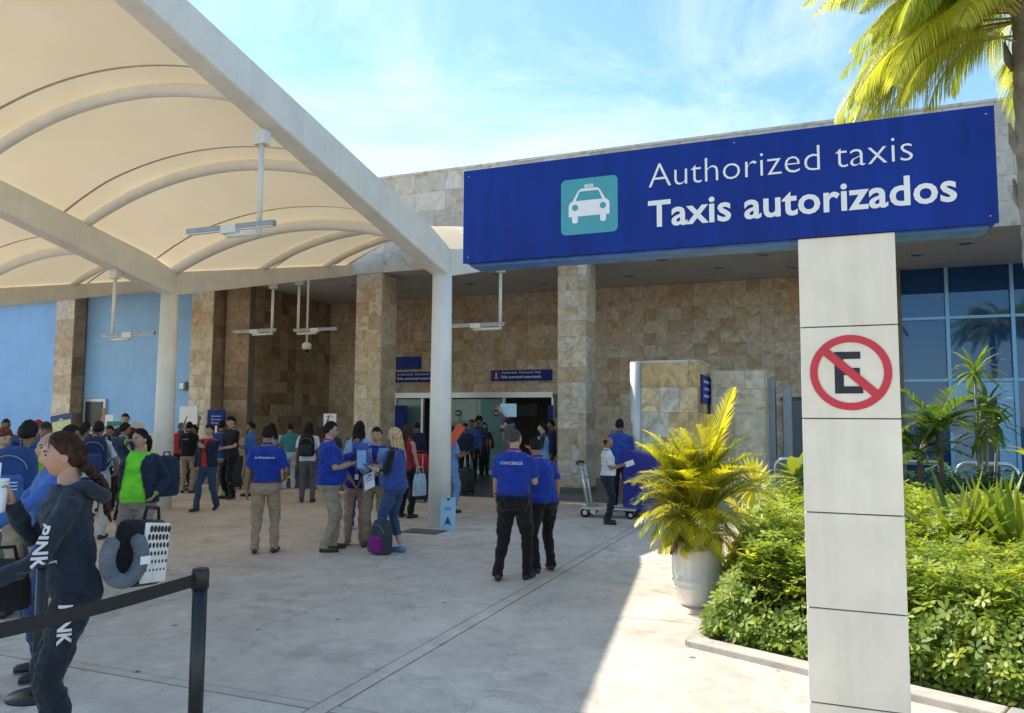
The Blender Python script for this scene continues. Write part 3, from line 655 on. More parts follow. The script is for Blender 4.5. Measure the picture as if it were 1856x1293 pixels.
face([(-.30, -.18), (-.30, -.27), (-.28, -.30), (-.22, -.30), (-.195, -.27), (-.195, -.18)]); face([(.195, -.18), (.195, -.27), (.22, -.30), (.28, -.30), (.30, -.27), (.30, -.18)])
face([(-.075, .325), (.075, .325), (.075, .385), (-.075, .385)])
car = obj('taxi_figure', bm, M_white, ic)
for s in (-1, 1):
    bm = bmesh.new(); bm.faces.new([bm.verts.new((ccx+(s*.245+.055*math.cos(t))*hw/.5, -.0080, ccz+(-.02+.055*math.sin(t))*hh/.5)) for t in np.linspace(0, 2*math.pi, 24, endpoint=False)]); obj('headlamp', bm, MC['sign_teal'], car)
text_plate('lettering', 'TAXI', MC['sign_teal'], car, (ccx-.05*hw/.5, -.0065, ccz+.335*hh/.5), (1, 0, 0), (0, 0, 1), w=.1*hw/.5, h=.04*hh/.5, lift=.0015)

# ------------------------------------------------------------------ people
PENDING = []                       # meshes grown from overlapping volumes, fused after everything is laid out
TEX = bpy.data.textures.new('wrinkle', 'CLOUDS'); TEX.noise_scale = .10; TEX.noise_depth = 2
TEX2 = bpy.data.textures.new('fold', 'CLOUDS'); TEX2.noise_scale = .07; TEX2.noise_depth = 1
def fuse(o, voxel, disp=0., sm=4):
    m = o.modifiers.new('r', 'REMESH'); m.mode = 'VOXEL'; m.voxel_size = voxel; m.use_smooth_shade = True
    s = o.modifiers.new('s', 'SMOOTH'); s.factor = .5; s.iterations = sm
    if disp:
        d = o.modifiers.new('d', 'DISPLACE'); d.texture = TEX; d.strength = disp; d.mid_level = .5; d.texture_coords = 'GLOBAL'
        d = o.modifiers.new('e', 'DISPLACE'); d.texture = TEX2; d.strength = disp*.45; d.mid_level = .5; d.texture_coords = 'GLOBAL'
    PENDING.append(o)
def ik(a, b, l1, l2, pole):
    d = b-a; ln = d.length
    if ln > (l1+l2)*.995: b = a+d*((l1+l2)*.995/ln); d = b-a; ln = d.length
    ln = max(ln, abs(l1-l2)+.02)
    x = (l1*l1-l2*l2+ln*ln)/(2*ln); h = math.sqrt(max(l1*l1-x*x, 0)); n = d.normalized()
    p = (pole-n*pole.dot(n)); p = p.normalized() if p.length > 1e-4 else Vector((0, 0, -1))
    return a+n*x+p*h, b
def head_r(n, s=1.):
    x, y, z = n
    rx, ry, rz = .074, .096, .118
    if z < 0:
        rx *= 1-.26*z*z; ry *= (1-.10*z*z) if y > 0 else (1-.38*abs(z))
    else: ry *= 1.02
    px, py, pz = x*rx, y*ry, z*rz
    if y > 0:
        g = lambda cx, cz, wx, wz: math.exp(-((px-cx)/wx)**2-((pz-cz)/wz)**2)
        py += .020*g(0, -.028, .013, .016)+.012*g(0, -.004, .010, .026)+.006*g(0, .034, .05, .014)
        py -= .010*(g(.031, .006, .017, .014)+g(-.031, .006, .017, .014))
        py += .005*g(0, -.066, .022, .012)+.009*g(0, -.100, .025, .018)-.004*g(0, -.084, .02, .008)
    return Vector((px, py, pz))*s
def add_head(bm, M, u=28, v=22, ears=True):
    rows = []
    for j in range(v+1):
        th = math.pi*j/v
        rows.append([bm.verts.new(M @ head_r((math.sin(th)*math.sin(2*math.pi*i/u), math.sin(th)*math.cos(2*math.pi*i/u), math.cos(th)))) for i in range(u)])
    for a, b in zip(rows, rows[1:]):
        for i in range(u):
            try: bm.faces.new((a[i], b[i], b[(i+1) % u], a[(i+1) % u]))
            except ValueError: pass
    if ears:
        for s in (-1, 1):
            e = bmesh.ops.create_uvsphere(bm, u_segments=8, v_segments=6, radius=1, matrix=M @ Matrix.Translation((s*.075, -.012, -.012)) @ Matrix.Rotation(s*.35, 4, 'Z') @ Matrix.Diagonal((.010, .021, .033, 1)))
def hair_shell(bm, M, keep, thick, u=28, v=22, lump=.0):
    rows = []
    for j in range(v+1):
        th = math.pi*j/v; row = []
        for i in range(u):
            n = (math.sin(th)*math.sin(2*math.pi*i/u), math.sin(th)*math.cos(2*math.pi*i/u), math.cos(th))
            k = keep(n); p = head_r(n); q = p.normalized()
            f = min(max(k*4, 0), 1)
            row.append((bm.verts.new(M @ (p+q*(thick*(f**.7)*(1+lump*random.uniform(-1, 1))-.003*(1-f)))), k))
        rows.append(row)
    for a, b in zip(rows, rows[1:]):
        for i in range(u):
            q = (a[i], b[i], b[(i+1) % u], a[(i+1) % u])
            if max(t[1] for t in q) > 0:
                try: bm.faces.new([t[0] for t in q])
                except ValueError: pass
def k_short(n):
    x, y, z = n
    return (z-.46-.10*math.cos(x*9) if y > .45 else (z-.46+(.45-y)*.75-.10*math.cos(x*9)*max(0, (y+.1)/.55) if y > -.1 else z+.36+.3*max(0, abs(x)-.5)*-1))*1.0
def k_buzz(n): return k_short(n)
def k_woman(n):
    x, y, z = n
    return (z-.50+abs(x)*.35 if y > .35 else (z+.1+(.35-y)*1.4-.45 if y > -.05 else z+.75))
def k_bald(n):
    x, y, z = n
    return min(.35-z, -.02-y+.0, z+.5)
def k_back(n): 
    x, y, z = n
    return min(z-.893*y-.02, z+.62)
def hand(bm, wrist, fore, palm_n, sc=1., curl=.5, side=1, n=6):
    """palm and five bent fingers; fore = pointing direction, palm_n = where the palm faces"""
    f = fore.normalized(); pn = (palm_n-f*palm_n.dot(f)).normalized(); s = f.cross(pn)*side
    pts = [wrist-f*.03*sc, wrist+f*.02*sc, wrist+f*.06*sc, wrist+f*.092*sc]
    rows = []
    for p, a, b in zip(pts, (.026, .034, .042, .040), (.021, .017, .015, .012)):
        rows.append([bm.verts.new(p+s*(math.cos(t)*a*sc)+pn*(math.sin(t)*b*sc)) for t in np.linspace(0, 2*math.pi, 10, endpoint=False)])
    for a, b in zip(rows, rows[1:]):
        for k in range(10): bm.faces.new((a[k], a[(k+1) % 10], b[(k+1) % 10], b[k]))
    bm.faces.new(rows[0][::-1]); bm.faces.new(rows[-1])
    for off, ln, r in ((-.030, .068, .0085), (-.010, .080, .009), (.011, .074, .009), (.031, .058, .008)):
        p = wrist+f*.085*sc+s*off*sc; d = f.copy(); P = [p-f*.012*sc, p]; 
        for q in range(3):
            a = curl*(.55+.25*q); d = (d*math.cos(a)+pn*math.sin(a)).normalized()
            pn2 = pn
            P.append(P[-1]+d*(ln*sc*(.44, .32, .24)[q]))
        tube(bm, P, [r*sc, r*sc, r*sc*.95, r*sc*.85, r*sc*.6], n)
    p = wrist+f*.03*sc-s*.034*sc; d = (f*.75-s*.65+pn*.25).normalized()
    d2 = (f*.9-s*.1+pn*.4*(1+curl)).normalized()
    tube(bm, [p+s*.015*sc, p, p+d*.038*sc, p+d*.038*sc+d2*.036*sc], [.013*sc, .012*sc, .0105*sc, .007*sc], n)
ARMS = {'down': (.255, .03, .84), 'front': (.10, .27, 1.06), 'hold': (.12, .29, 1.16), 'phone': (.125, .065, 1.56), 'raise': (.20, .22, 1.86), 'clasp': (.03, .25, .95),
        'chest': (.02, .21, 1.27), 'hip': (.24, .10, .98), 'back': (.27, -.22, .80), 'belly': (.05, .27, 1.05), 'mouth': (.04, .27, 1.43), 'strap': (.15, .17, 1.28), 'point': (.14, .47, 1.12), 'behind': (.10, -.16, .98), 'push': (.17, .40, 1.0)}
PEOPLE = {}
def person(key, label, pos, height, facing, shirt, pants, shoes=(.02, .02, .022), sk=0, hair='short', hairc=BLACKHAIR, armR='down', armL='down',
           sleeve='short', fat=1.0, belly=0., fem=False, head_yaw=0., head_pitch=0., lean=0., lean_x=0., stance=((.11, 0), (-.11, 0)), detail=1, jacket=None, cap=None,
           vest=None, capri=False, skirt=None, curl=.6, collar=True, belt=None, untuck=True, face=True, lanyard=None, group=None):
    """detail 2 = near, 1 = middle, 0 = far; facing = compass vector (x,y)"""
    S = height/1.72
    fx, fy = Vector(facing).normalized()
    root = thing('person', label, 'person', (pos[0], pos[1], 0), math.atan2(-fx, fy), group)
    vox = {2: .011, 1: .016, 0: .024}[detail]; seg = 14
    sw = .168 if fem else .188
    wl = .86 if fem else 1.
    def lx(p): # lean the trunk about the hips
        p = Vector(p); t = max(0, p.z-.95)
        return Vector((p.x+t*math.sin(lean_x), p.y+t*math.sin(lean), p.z-t*(1-math.cos(lean))*.5))
    neck = lx((0, 0.0, 1.47)); hc = lx((0, .018, 1.602))
    joints = {}
    sh = {1: lx((sw-.012, -.008, 1.378)), -1: lx((-sw+.012, -.008, 1.378))}
    for s, a in ((1, armR), (-1, armL)):
        t = ARMS[a] if isinstance(a, str) else a
        w_ = Vector((t[0]*s, t[1], t[2])); w_ = lx(w_) if t[2] > .95 else w_
        pole = Vector((.45*s, -.55, -.75)) if t[2] < 1.7 else Vector((.9*s, .2, -.3))
        e, w_ = ik(sh[s], w_, .285, .255, pole); joints[s] = (sh[s], e, w_)
    legs = {}
    for s, st in ((1, stance[0]), (-1, stance[1])):
        hp = Vector((s*.092, 0, .90)); an = Vector((st[0], st[1], .085+(st[2] if len(st) > 2 else 0)))
        k, an = ik(hp, an, .425, .415, Vector((.1*s, 1, 0))); legs[s] = (hp, k, an)
    Mh = Matrix.Translation(hc) @ Matrix.Rotation(-head_yaw, 4, 'Z') @ Matrix.Rotation(head_pitch, 4, 'X') @ Matrix.Diagonal(((.92,)*3 if fem else (.96,)*3)+(1,))
    def T(bm): bmesh.ops.scale(bm, vec=(S, S, S), verts=bm.verts); return bm
    F = fat
    def torso(g, z0=.86, z1=1.50, k=1.0):
        hip_w, wst = (.172, .138*wl) if not fem else (.172, .125)
        R0 = [(.80, .15, .10, 0), (.88, hip_w, .118, -.008), (.95, hip_w*.99, .118, 0), (1.03, max(wst*1.07, .13), .108, .004), (1.10, wst*1.1+.004, .108, .008), (1.20, .155*wl+.014, .112, .012),
              (1.29, .168*wl+.012, .118, .012+(.012 if fem else 0)), (1.37, .165*wl+.006, .102, .0), (1.418, .128*wl+.008, .08, -.008), (1.455, .088, .066, -.006), (1.495, .066, .06, -.002)]
        out = []
        for z, a, b, dy in R0:
            if z < z0-.001 or z > z1+.001: continue
            bl = belly*math.exp(-((z-1.05)/.13)**2); f = 1+(F-1)*(1 if z < 1.4 else .3)
            c = lx((0, dy+bl*.55, z)); out.append((c.z, a*f+g, b*f+g+bl*.6, c.y, c.x))
        return out
    # body ----------------------------------------------------------------
    bm = bmesh.new(); loft(bm, torso(-.008), seg); c2 = lx((0, -.004, 1.45)); c3 = lx((0, .004, 1.57))
    tube(bm, [c2, (c2+c3)/2, c3], [.062*(.9 if fem else 1), .053*(.9 if fem else 1.02), .055*(.9 if fem else 1)], 12)
    fw_ = .85 if fem else 1.
    for s in (1, -1):
        a, e, w_ = joints[s]
        tube(bm, [a+Vector((-s*.04, 0, 0)), a, (a+e)/2, e, (e*.6+w_*.4), w_], [.05, .052*fw_*F**.6, .046*fw_*F**.7, .039*fw_*F**.5, .039*fw_*F**.5, .026*fw_], 10)
        h, k, an = legs[s]
        tube(bm, [h, (h+k)/2, k, k*.65+an*.35, an+Vector((0, 0, .02))], [.075, .066, .052, .052, .036], 10)
    T(bm); body = obj('body', bm, skin(sk), root); fuse(body, vox*1.1*S, 0, 3)
    ex = bmesh.new()
    add_head(ex, Mh, 40 if detail == 2 else 26, 32 if detail == 2 else 20)
    for s in (1, -1):
        a, e, w_ = joints[s]; fd = (w_-e).normalized()
        pn = Vector((-s, .2, 0)) if w_.z < .95 else Vector((-s*.5, -.2, .6))
        if w_.z > 1.35: pn = Vector((-s*.6, .5, 0))
        hd = fd if w_.z < 1.5 else (fd*.7+Vector((0, .1, .5)))
        hand(ex, w_, hd, pn, .95 if not fem else .86, curl, s if True else 1, 6 if detail else 5)
    T(ex); me = bpy.data.meshes.new('x'); ex.normal_update(); ex.to_mesh(me); ex.free(); body['extra'] = me.name
    # clothing ------------------------------------------------------------
    bm = bmesh.new(); hem = .90 if untuck else .97
    tr = torso(.014, .88 if untuck else .95, 1.462); loft(bm, tr, seg)
    for s in (1, -1):
        a, e, w_ = joints[s]
        if sleeve == 'short': P = [a+Vector((-s*.08, 0, .018)), a, a.lerp(e, .5), a.lerp(e, .80)]; Rr = [.054, .062*F**.5, .064*F**.5, .066*F**.5]
        elif sleeve == 'none': P = [a+Vector((-s*.07, 0, .0)), a+Vector((-s*.03, 0, .0))]; Rr = [.055, .058]
        elif sleeve == 'half': P = [a+Vector((-s*.07, 0, .0)), a, e, e.lerp(w_, .35)]; Rr = [.060, .064*F**.5, .054*F**.5, .05*F**.5]
        else: P = [a+Vector((-s*.08, 0, .018)), a, a.lerp(e, .6), e, e.lerp(w_, .5), w_.lerp(e, .05)]; Rr = [.060, .066*F**.5, .060*F**.5, .053*F**.5, .049*F**.5, .040]
        tube(bm, P, [r*(.9 if fem else 1) for r in Rr], 12)
    T(bm); o_sh = obj('shirt', bm, cloth(shirt), root); fuse(o_sh, vox*S, .040 if detail else .022)
    bm = bmesh.new()
    loft(bm, torso(.010, .80, 1.03), seg)
    for s in (1, -1):
        h, k, an = legs[s]; hp2 = Vector((h.x, h.y-.005, h.z+.02))
        if capri: tube(bm, [hp2, h.lerp(k, .5), k, k.lerp(an, .62)], [.10*F**.6, .087*F**.6, .066, .062], 12)
        else: tube(bm, [hp2, h.lerp(k, .4), k, k.lerp(an, .5), an+Vector((0, -.008, .0)), an+Vector((0, -.008, -.035))], [.103*F**.6, .090*F**.6, .070*F**.4, .064, .060, .066], 12)
    T(bm); o_tr = obj('trousers', bm, cloth(pants), root); fuse(o_tr, vox*S, .044 if detail else .024)
    for s in (1, -1):
        h, k, an = legs[s]; tp = math.radians(12)*s; bm = bmesh.new()
        st = stance[0] if s == 1 else stance[1]; dirv = Vector((math.sin(tp), math.cos(tp), -(.25 if len(st) > 2 else 0)))
        P = [an+Vector((0, 0, -.045))+dirv*q for q in (-.075, -.06, -.01, .05, .11, .155, .175)]
        rows = []
        for p, a_, b_ in zip(P, (.018, .034, .040, .042, .046, .036, .012), (.03, .046, .048, .040, .030, .024, .012)):
            rt = Vector((dirv.y, -dirv.x, 0)).normalized()
            base = p.z; zb = max(.004, base-.036) if len(st) < 3 else base-.036
            rows.append([bm.verts.new(p+rt*(math.cos(t)*a_)+Vector((0, 0, 1))*(math.sin(t)*b_ if math.sin(t) > 0 else math.sin(t)*.035)) for t in np.linspace(0, 2*math.pi, 12, endpoint=False)])
        for a_, b_ in zip(rows, rows[1:]):
            for q in range(12): bm.faces.new((a_[q], a_[(q+1) % 12], b_[(q+1) % 12], b_[q]))
        bm.faces.new(rows[0][::-1]); bm.faces.new(rows[-1]); T(bm)
        smooth(obj('shoe', bm, mat('shoe_%d_%d_%d' % tuple(int(c*255) for c in shoes), shoes, .45, var=.1), root))
    if jacket or vest:
        c = jacket or vest; bm = bmesh.new()
        loft(bm, [(z, a+.016, b+.016, y, x) for z, a, b, y, x in torso(.014, .86, 1.425)], seg)
        if jacket:
            for s in (1, -1):
                a, e, w_ = joints[s]; tube(bm, [a+Vector((-s*.06, 0, .0)), a, a.lerp(e, .6), e, e.lerp(w_, .5), w_.lerp(e, .06)], [.066, .074*F**.4, .067, .061, .056, .046], 12)
        T(bm)
        # open front: keep a slot along the chest
        o_j = obj('jacket' if jacket else 'vest', bm, cloth(c), root); fuse(o_j, vox*S, .026); o_j['open'] = (.125 if key == 'lime' else .055)*S
    if collar and not jacket:
        bm = bmesh.new(); cc = lx((0, -.002, 1.478))
        tube(bm, [cc+Vector((.068*math.cos(t), .062*math.sin(t)-.002, -.012*math.sin(t))) for t in np.linspace(R_(112), R_(428), 15)], .013, 8); T(bm); smooth(obj('collar', bm, cloth(shirt), root))
    if belt:
        bm = bmesh.new(); rg = torso(.021, .95, .96)[0]
        pts = [(rg[4]+rg[1]*math.copysign(abs(math.cos(t))**.83, math.cos(t)), rg[3]+rg[2]*math.copysign(abs(math.sin(t))**.83, math.sin(t)), .975) for t in np.linspace(0, 2*math.pi, 30)]
        tube(bm, pts, .018, 6, (.35, 1)); T(bm); obj('belt', bm, mat('belt_brown' if belt == 1 else 'belt_black', (.10, .045, .025) if belt == 1 else (.01, .01, .01), .5), root)
    if lanyard:
        bm = bmesh.new(); cc = lx((0, 0, 1.475)); ch = lx((0, .165+belly*.3, 1.12))
        tube(bm, [cc+Vector((.075*math.cos(t), .065*math.sin(t)-.01, 0)) for t in np.linspace(R_(-200), R_(20), 11)], .008, 6)
        for s in (-1, 1): tube(bm, [cc+Vector((.07*s, .02, 0)), lx((.055*s, .125, 1.36)), lx((.02*s, .150+belly*.2, 1.22)), ch], .007, 6)
        T(bm); l = smooth(obj('lanyard', bm, mat('lanyard_%d' % int(lanyard[0]*100+lanyard[1]*10), lanyard, .6), root))
        bm = bmesh.new(); rbox(bm, ch+Vector((0, .012, -.05)), (.06, .006, .085), .002, seg=1); T(bm); obj('badge', bm, M_white, l)
    # hair and face -------------------------------------------------------
    bm = bmesh.new(); u, v = (72, 60) if detail == 2 else (28, 22)
    if hair in ('short', 'afro'): hair_shell(bm, Mh, k_short, .014 if hair == 'short' else .055, u, v, .45)
    elif hair == 'buzz': hair_shell(bm, Mh, k_buzz, .004, u, v)
    elif hair == 'bald': hair_shell(bm, Mh, k_bald, .006, u, v)
    elif hair in ('long', 'pony', 'bun', 'braid'):
        hair_shell(bm, Mh, k_woman if hair == 'long' else k_back, .017, u, v, .12)
        if hair == 'long':
            for i in range(46):
                a = R_(random.uniform(105, 435)) if i < 38 else R_(random.uniform(110, 430)); r = random.uniform(.80, 1.06)
                p0 = Mh @ Vector((.080*math.sin(a)*r, .085*math.cos(a)*r-.012, random.uniform(.0, .06)))
                if math.cos(a) > .35: continue
                ln = random.uniform(.24, .36); o_ = Vector((p0.x-hc.x, p0.y-hc.y, 0))
                tube(bm, [p0, hc+o_*1.22+Vector((0, -.012, -.10)), hc+o_*1.15+Vector((0, -.035, -.20)), hc+o_*random.uniform(1.0, 1.4)+Vector((random.uniform(-.02, .02), -.06, -ln))], [.014, .019, .017, .004], 6, (1, .7))
        elif hair == 'pony':
            tube(bm, [Mh @ Vector(p) for p in ((0, -.085, .035), (0, -.125, .03), (0, -.15, -.03), (.005, -.15, -.12), (.01, -.14, -.20))], [.02, .028, .034, .028, .006], 8)
        elif hair == 'bun': bmesh.ops.create_uvsphere(bm, u_segments=10, v_segments=8, radius=.042, matrix=Mh @ Matrix.Translation((0, -.115, .01)))
        elif hair == 'braid':
            for i in range(13):
                t = i/12; c_ = Mh @ Vector((.0, -.092-.03*t, -.045)); c_ = c_+Vector((0, -.105*math.sin(min(1, t*1.6)*1.57), -.25*t))
                bmesh.ops.create_uvsphere(bm, u_segments=12, v_segments=8, radius=1, matrix=Matrix.Translation(c_+Vector((.010*(-1)**i, 0, 0))) @ Matrix.Rotation(.5*(-1)**i, 4, 'Y') @ Matrix.Diagonal((.031-.010*t, .029-.010*t, .030, 1)))
            tube(bm, [Mh @ Vector((0, -.075, .0)), Mh @ Vector((0, -.088, -.05))], [.055, .028], 12)
            tube(bm, [c_, c_+Vector((.01, -.02, -.06))], [.014, .006], 8)
    if detail == 2 and hair in ('braid', 'pony', 'bun'):      # combed strands running back to the tie
        tie = Vector((0, -.088, -.045)) if hair == 'braid' else Vector((0, -.09, .03))
        for q in range(150):
            th = random.uniform(-1.25, 1.25); n_ = Vector((math.sin(th)*.95, random.uniform(.25, .55) if abs(th) < .7 else random.uniform(-.1, .2), .0)); n_.z = math.sqrt(max(.02, 1-n_.x**2-n_.y**2)); n_.normalize()
            te = tie.normalized(); P = []
            for w2 in np.linspace(0, 1, 9):
                v2 = (n_*(1-w2)+te*w2); v2 = Vector((v2.x, v2.y, v2.z+.5*math.sin(w2*math.pi)*(.4 if abs(th) < .8 else .1))).normalized(); P.append(Mh @ (head_r(v2)+v2*(.0175+random.uniform(-.002, .003))))
            tube(bm, P, [.0022]+[.0042]*7+[.003], 5)
        for q in range(14):
            th = random.uniform(-1.4, 1.4); v2 = Vector((math.sin(th)*.8, .5, .6)).normalized(); p2 = Mh @ (head_r(v2)+v2*.012); tube(bm, [p2, p2+Vector((random.uniform(-.02, .02), .012, .004)), p2+Vector((random.uniform(-.03, .03), .012, -.05))], [.001, .001, .0005], 4)
    T(bm); smooth(obj('hair', bm, hairm(hairc), root))
    if cap:
        bm = bmesh.new(); hair_shell(bm, Mh, lambda n: n[2]-.34, .024, 28, 22)
        P = [Mh @ Vector((.075*math.sin(t), .085+.065*math.cos(t), .044+.006*math.cos(2*t))) for t in np.linspace(-1.5, 1.5, 13)]
        Q = [Mh @ Vector((.072*math.sin(t), .062+.02*math.cos(t), .056)) for t in np.linspace(-1.5, 1.5, 13)]
        for dz in (0, .004):
            A = [bm.verts.new(p+Vector((0, 0, dz))) for p in P]; B = [bm.verts.new(p+Vector((0, 0, dz))) for p in Q]
            for i in range(12): bm.faces.new((A[i], A[i+1], B[i+1], B[i]))
        T(bm); smooth(obj('cap', bm, cloth(cap), root))
    if face and detail >= 1:
        for s in (-1, 1):
            bm = bmesh.new(); bmesh.ops.create_uvsphere(bm, u_segments=8, v_segments=6, radius=1, matrix=Mh @ Matrix.Translation((s*.031, .0815, .006)) @ Matrix.Diagonal((.0125, .006, .006, 1)))
            T(bm); obj('eye', bm, mat('eye_dark', (.03, .02, .018), .25, var=0), root)
            bm = bmesh.new(); tube(bm, [Mh @ Vector((s*.014, .093, .024)), Mh @ Vector((s*.032, .089, .029)), Mh @ Vector((s*.05, .077, .024))], [.003, .004, .002], 6)
            T(bm); obj('eyebrow', bm, hairm(hairc if hair != 'bald' else BLACKHAIR), root)
        bm = bmesh.new(); tube(bm, [Mh @ Vector((x, .0905-abs(x)*.42, -.066)) for x in (-.024, -.012, 0, .012, .024)], [.002, .005, .0055, .005, .002], 6)
        T(bm); obj('lips', bm, mat('lips', (.30, .10, .085), .5), root)
    bpy.context.view_layer.update()
    MW = root.matrix_world.copy()
    info = dict(root=root, S=S, MW=MW, shirt=o_sh, wr={s: MW @ (joints[s][2]*S) for s in joints}, hand={s: MW @ ((joints[s][2]+(joints[s][2]-joints[s][1]).normalized()*.09)*S) for s in joints}, head=MW @ (hc*S), W=lambda p: MW @ (Vector(p)*S), fwd=Vector((fx, fy, 0)), right=Vector((fy, -fx, 0)))
    PEOPLE[key] = info
    return info
def spot(px, dep=None, foot=None):
    if foot is not None: p = gp(px, foot)
    else:
        d = ray(px, 760); d.z = 0; p = CAM+d*dep
    return Vector((p.x, p.y, 0))
def hgt(p, head_y):  # stature that brings the crown to the wanted height in the view
    d = Vector((p.x, p.y, 0)).length
    fwd = Vector((p.x, p.y, CAM_H))-CAM
    dep = fwd.dot(FW); q = fwd.dot(UP)   # height at camera level
    tgt = (CY-head_y)/FPX
    # (q + dz*UP.z)/(dep + dz*FW.z) = tgt
    dz = (tgt*dep-q)/(UP.z-tgt*FW.z); return CAM_H+dz
def face_dir(p, ang):
    d = Vector((p.x, p.y)).normalized(); a = -R_(ang)
    return (d.x*math.cos(a)-d.y*math.sin(a), d.x*math.sin(a)+d.y*math.cos(a))
def P_(key, label, px, head, ang, shirt, pants, foot=None, dep=None, **kw):
    p = spot(px, dep, foot); h = min(max(hgt(p, head), 1.46), 1.92)
    return person(key, label, p, h, face_dir(p, ang), shirt, pants, **kw)
ROYAL = (.013, .040, .29); KHAKI = (.34, .27, .19); TAN = (.36, .25, .17); NAVY = (.012, .022, .055); BLACK = (.012, .012, .014); WHITE = (.66, .67, .70); DENIM = (.035, .07, .16)
PINK = (.75, .06, .33); LIME = (.17, .62, .03)
G1 = 'staff and travellers waiting on the pavement'
# nearest
P_('hoodie', 'woman in a dark hoodie and sweatpants with a braid, drinking at the left front', 150, 784, 271, (.020, .032, .050), (.018, .024, .036), dep=3.95, lean=.10, fem=True, fat=.94, hair='braid', hairc=(.035, .017, .011), sk=2, sleeve='long', armR=(.05, .26, 1.38), armL=(.16, .36, 1.0), detail=2, collar=False, curl=.9, shoes=(.03, .03, .04), stance=((.09, .03), (-.09, -.02)))
P_('lime', 'woman in a lime green polo and open navy jacket talking on a phone', 244, 778, 205, LIME, (.25, .20, .165), foot=1050, fem=True, fat=1.18, belly=.05, hair='pony', sk=2, jacket=(.012, .022, .045), armR='phone', armL='hip', sleeve='long', detail=2, head_yaw=R_(25), stance=((.11, .02), (-.12, -.03)), shoes=(.35, .33, .32))
P_('limeman', 'man in a lime green shirt with a blue backpack, turned away at the far left', 52, 763, 25, (.30, .60, .03), KHAKI, dep=6.9, detail=1, sk=1, armR='hold', armL='hold')
P_('plaid', 'balding man in a blue plaid shirt and jeans behind the woman in the hoodie', 104, 783, 262, (.05, .13, .38), DENIM, dep=5.4, detail=1, sk=2, hair='bald', sleeve='long', armL=(.12, .50, 1.0), armR='push')
# group in royal blue
P_('tours', 'man in a royal blue polo seen from behind, tan trousers and brown shoes', 478, 773, 8, ROYAL, TAN, foot=1003, detail=2, sk=1, hair='short', fat=1.06, belt=1, untuck=False, armR=(.22, .24, 1.0), shoes=(.06, .022, .015), stance=((.13, .03), (-.12, -.02)), head_yaw=R_(-15), group=G1)
P_('glasses', 'stout man with glasses in a royal blue polo holding a folder and radio', 592, 765, 85, ROYAL, KHAKI, foot=999, detail=2, sk=2, fat=1.24, belly=.10, armR='hold', armL='hold', lanyard=PINK, shoes=(.05, .028, .02), stance=((.12, -.03), (-.12, .10)), group=G1)
P_('girl', 'young woman in a royal blue polo with pink lanyard and clasped hands', 643, 789, 178, (.014, .03, .26), (.40, .27, .21), foot=987, fem=True, detail=2, sk=1, hair='bun', armR='clasp', armL='clasp', lanyard=PINK, shoes=(.22, .10, .05), group=G1)
P_('denim', 'young man in a pale denim jacket over a blue polo with pink lanyard', 679, 775, 190, (.014, .03, .26), (.33, .25, .18), foot=990, detail=2, sk=2, sleeve='long', jacket=(.16, .27, .45), armR='belly', armL='belly', lanyard=PINK, shoes=(.05, .04, .035), group=G1)
P_('blond', 'blond woman in a black top and blue quilted vest with rolled jeans', 714, 775, 292, BLACK, DENIM, foot=1003, fem=True, fat=1.1, detail=2, sk=4, hair='long', hairc=(.42, .29, .15), sleeve='half', vest=(.04, .07, .26), capri=True, armL='hold', armR='hold', shoes=(.10, .22, .42), curl=.3, stance=((.09, -.06), (-.09, .10)), group=G1)
P_('concierge', 'man with shaved head in a royal blue polo lettered on the back, black trousers', 931, 778, 18, ROYAL, (.012, .011, .013), foot=1052, detail=2, sk=2, hair='buzz', hairc=(.05, .04, .035), belt=2, untuck=False, armL=(.25, .10, .85), armR='hold', fat=1.17, stance=((.13, .10), (-.16, -.08)), head_yaw=R_(10), lanyard=PINK, group=G1)
P_('leaner', 'man in a royal blue polo with black sleeves bowing beside the shaved-headed man', 986, 792, -28, ROYAL, (.012, .011, .013), foot=1036, detail=2, sk=1, hair='short', sleeve='short', armR=(.22, .10, .84), armL='hold', lean=.40, fat=1.10, stance=((.12, .04), (-.15, -.05)), group=G1)
P_('white', 'short balding man in a white shirt writing on paper by the blue counter', 1101, 795, 88, WHITE, (.02, .024, .032), foot=950, detail=1, sk=1, hair='bald', belly=.05, armR='hold', armL='hold', head_pitch=-.45, untuck=False, group=G1)
# middle distance, left of the doorway
P_('redtee', 'man in a red shirt and dark jacket striding with a hand on his chest', 374, 770, 212, (.50, .03, .03), (.03, .065, .12), foot=926, detail=1, sk=4, jacket=(.016, .022, .04), sleeve='long', armL='chest', armR='down', stance=((.10, .20), (-.10, -.20, .03)), belly=.03)
G2 = 'greeters and passengers near the entrance'
P_('blackjk', 'man in a black jacket and khaki trousers with his back turned, near the round column', 338, 765, 20, BLACK, KHAKI, foot=894, sleeve='long', detail=1, sk=1, armR='front', armL='front', group=G2)
P_('redfar', 'man in a red shirt and black trousers just right of the left column', 323, 766, 30, (.42, .025, .03), BLACK, foot=884, detail=0, sk=1, hair='buzz', hairc=(.1, .09, .08), group=G2)
P_('redwoman', 'woman in a dark red top behind the man in the black jacket', 353, 770, 250, (.30, .02, .06), BLACK, dep=18.5, detail=0, fem=True, sk=1, hair='bun', group=G2)
P_('boardman', 'person holding up a blank white board by the stone column', 341, 771, 150, (.05, .05, .06), BLACK, dep=19.5, detail=0, sk=1, armR='raise', armL='raise', group=G2)
P_('bluejk', 'man in a blue jacket and khaki trousers seen from behind beside the suitcase', 397, 763, 30, (.02, .06, .26), KHAKI, foot=904, detail=1, sk=1, sleeve='long', group=G2)
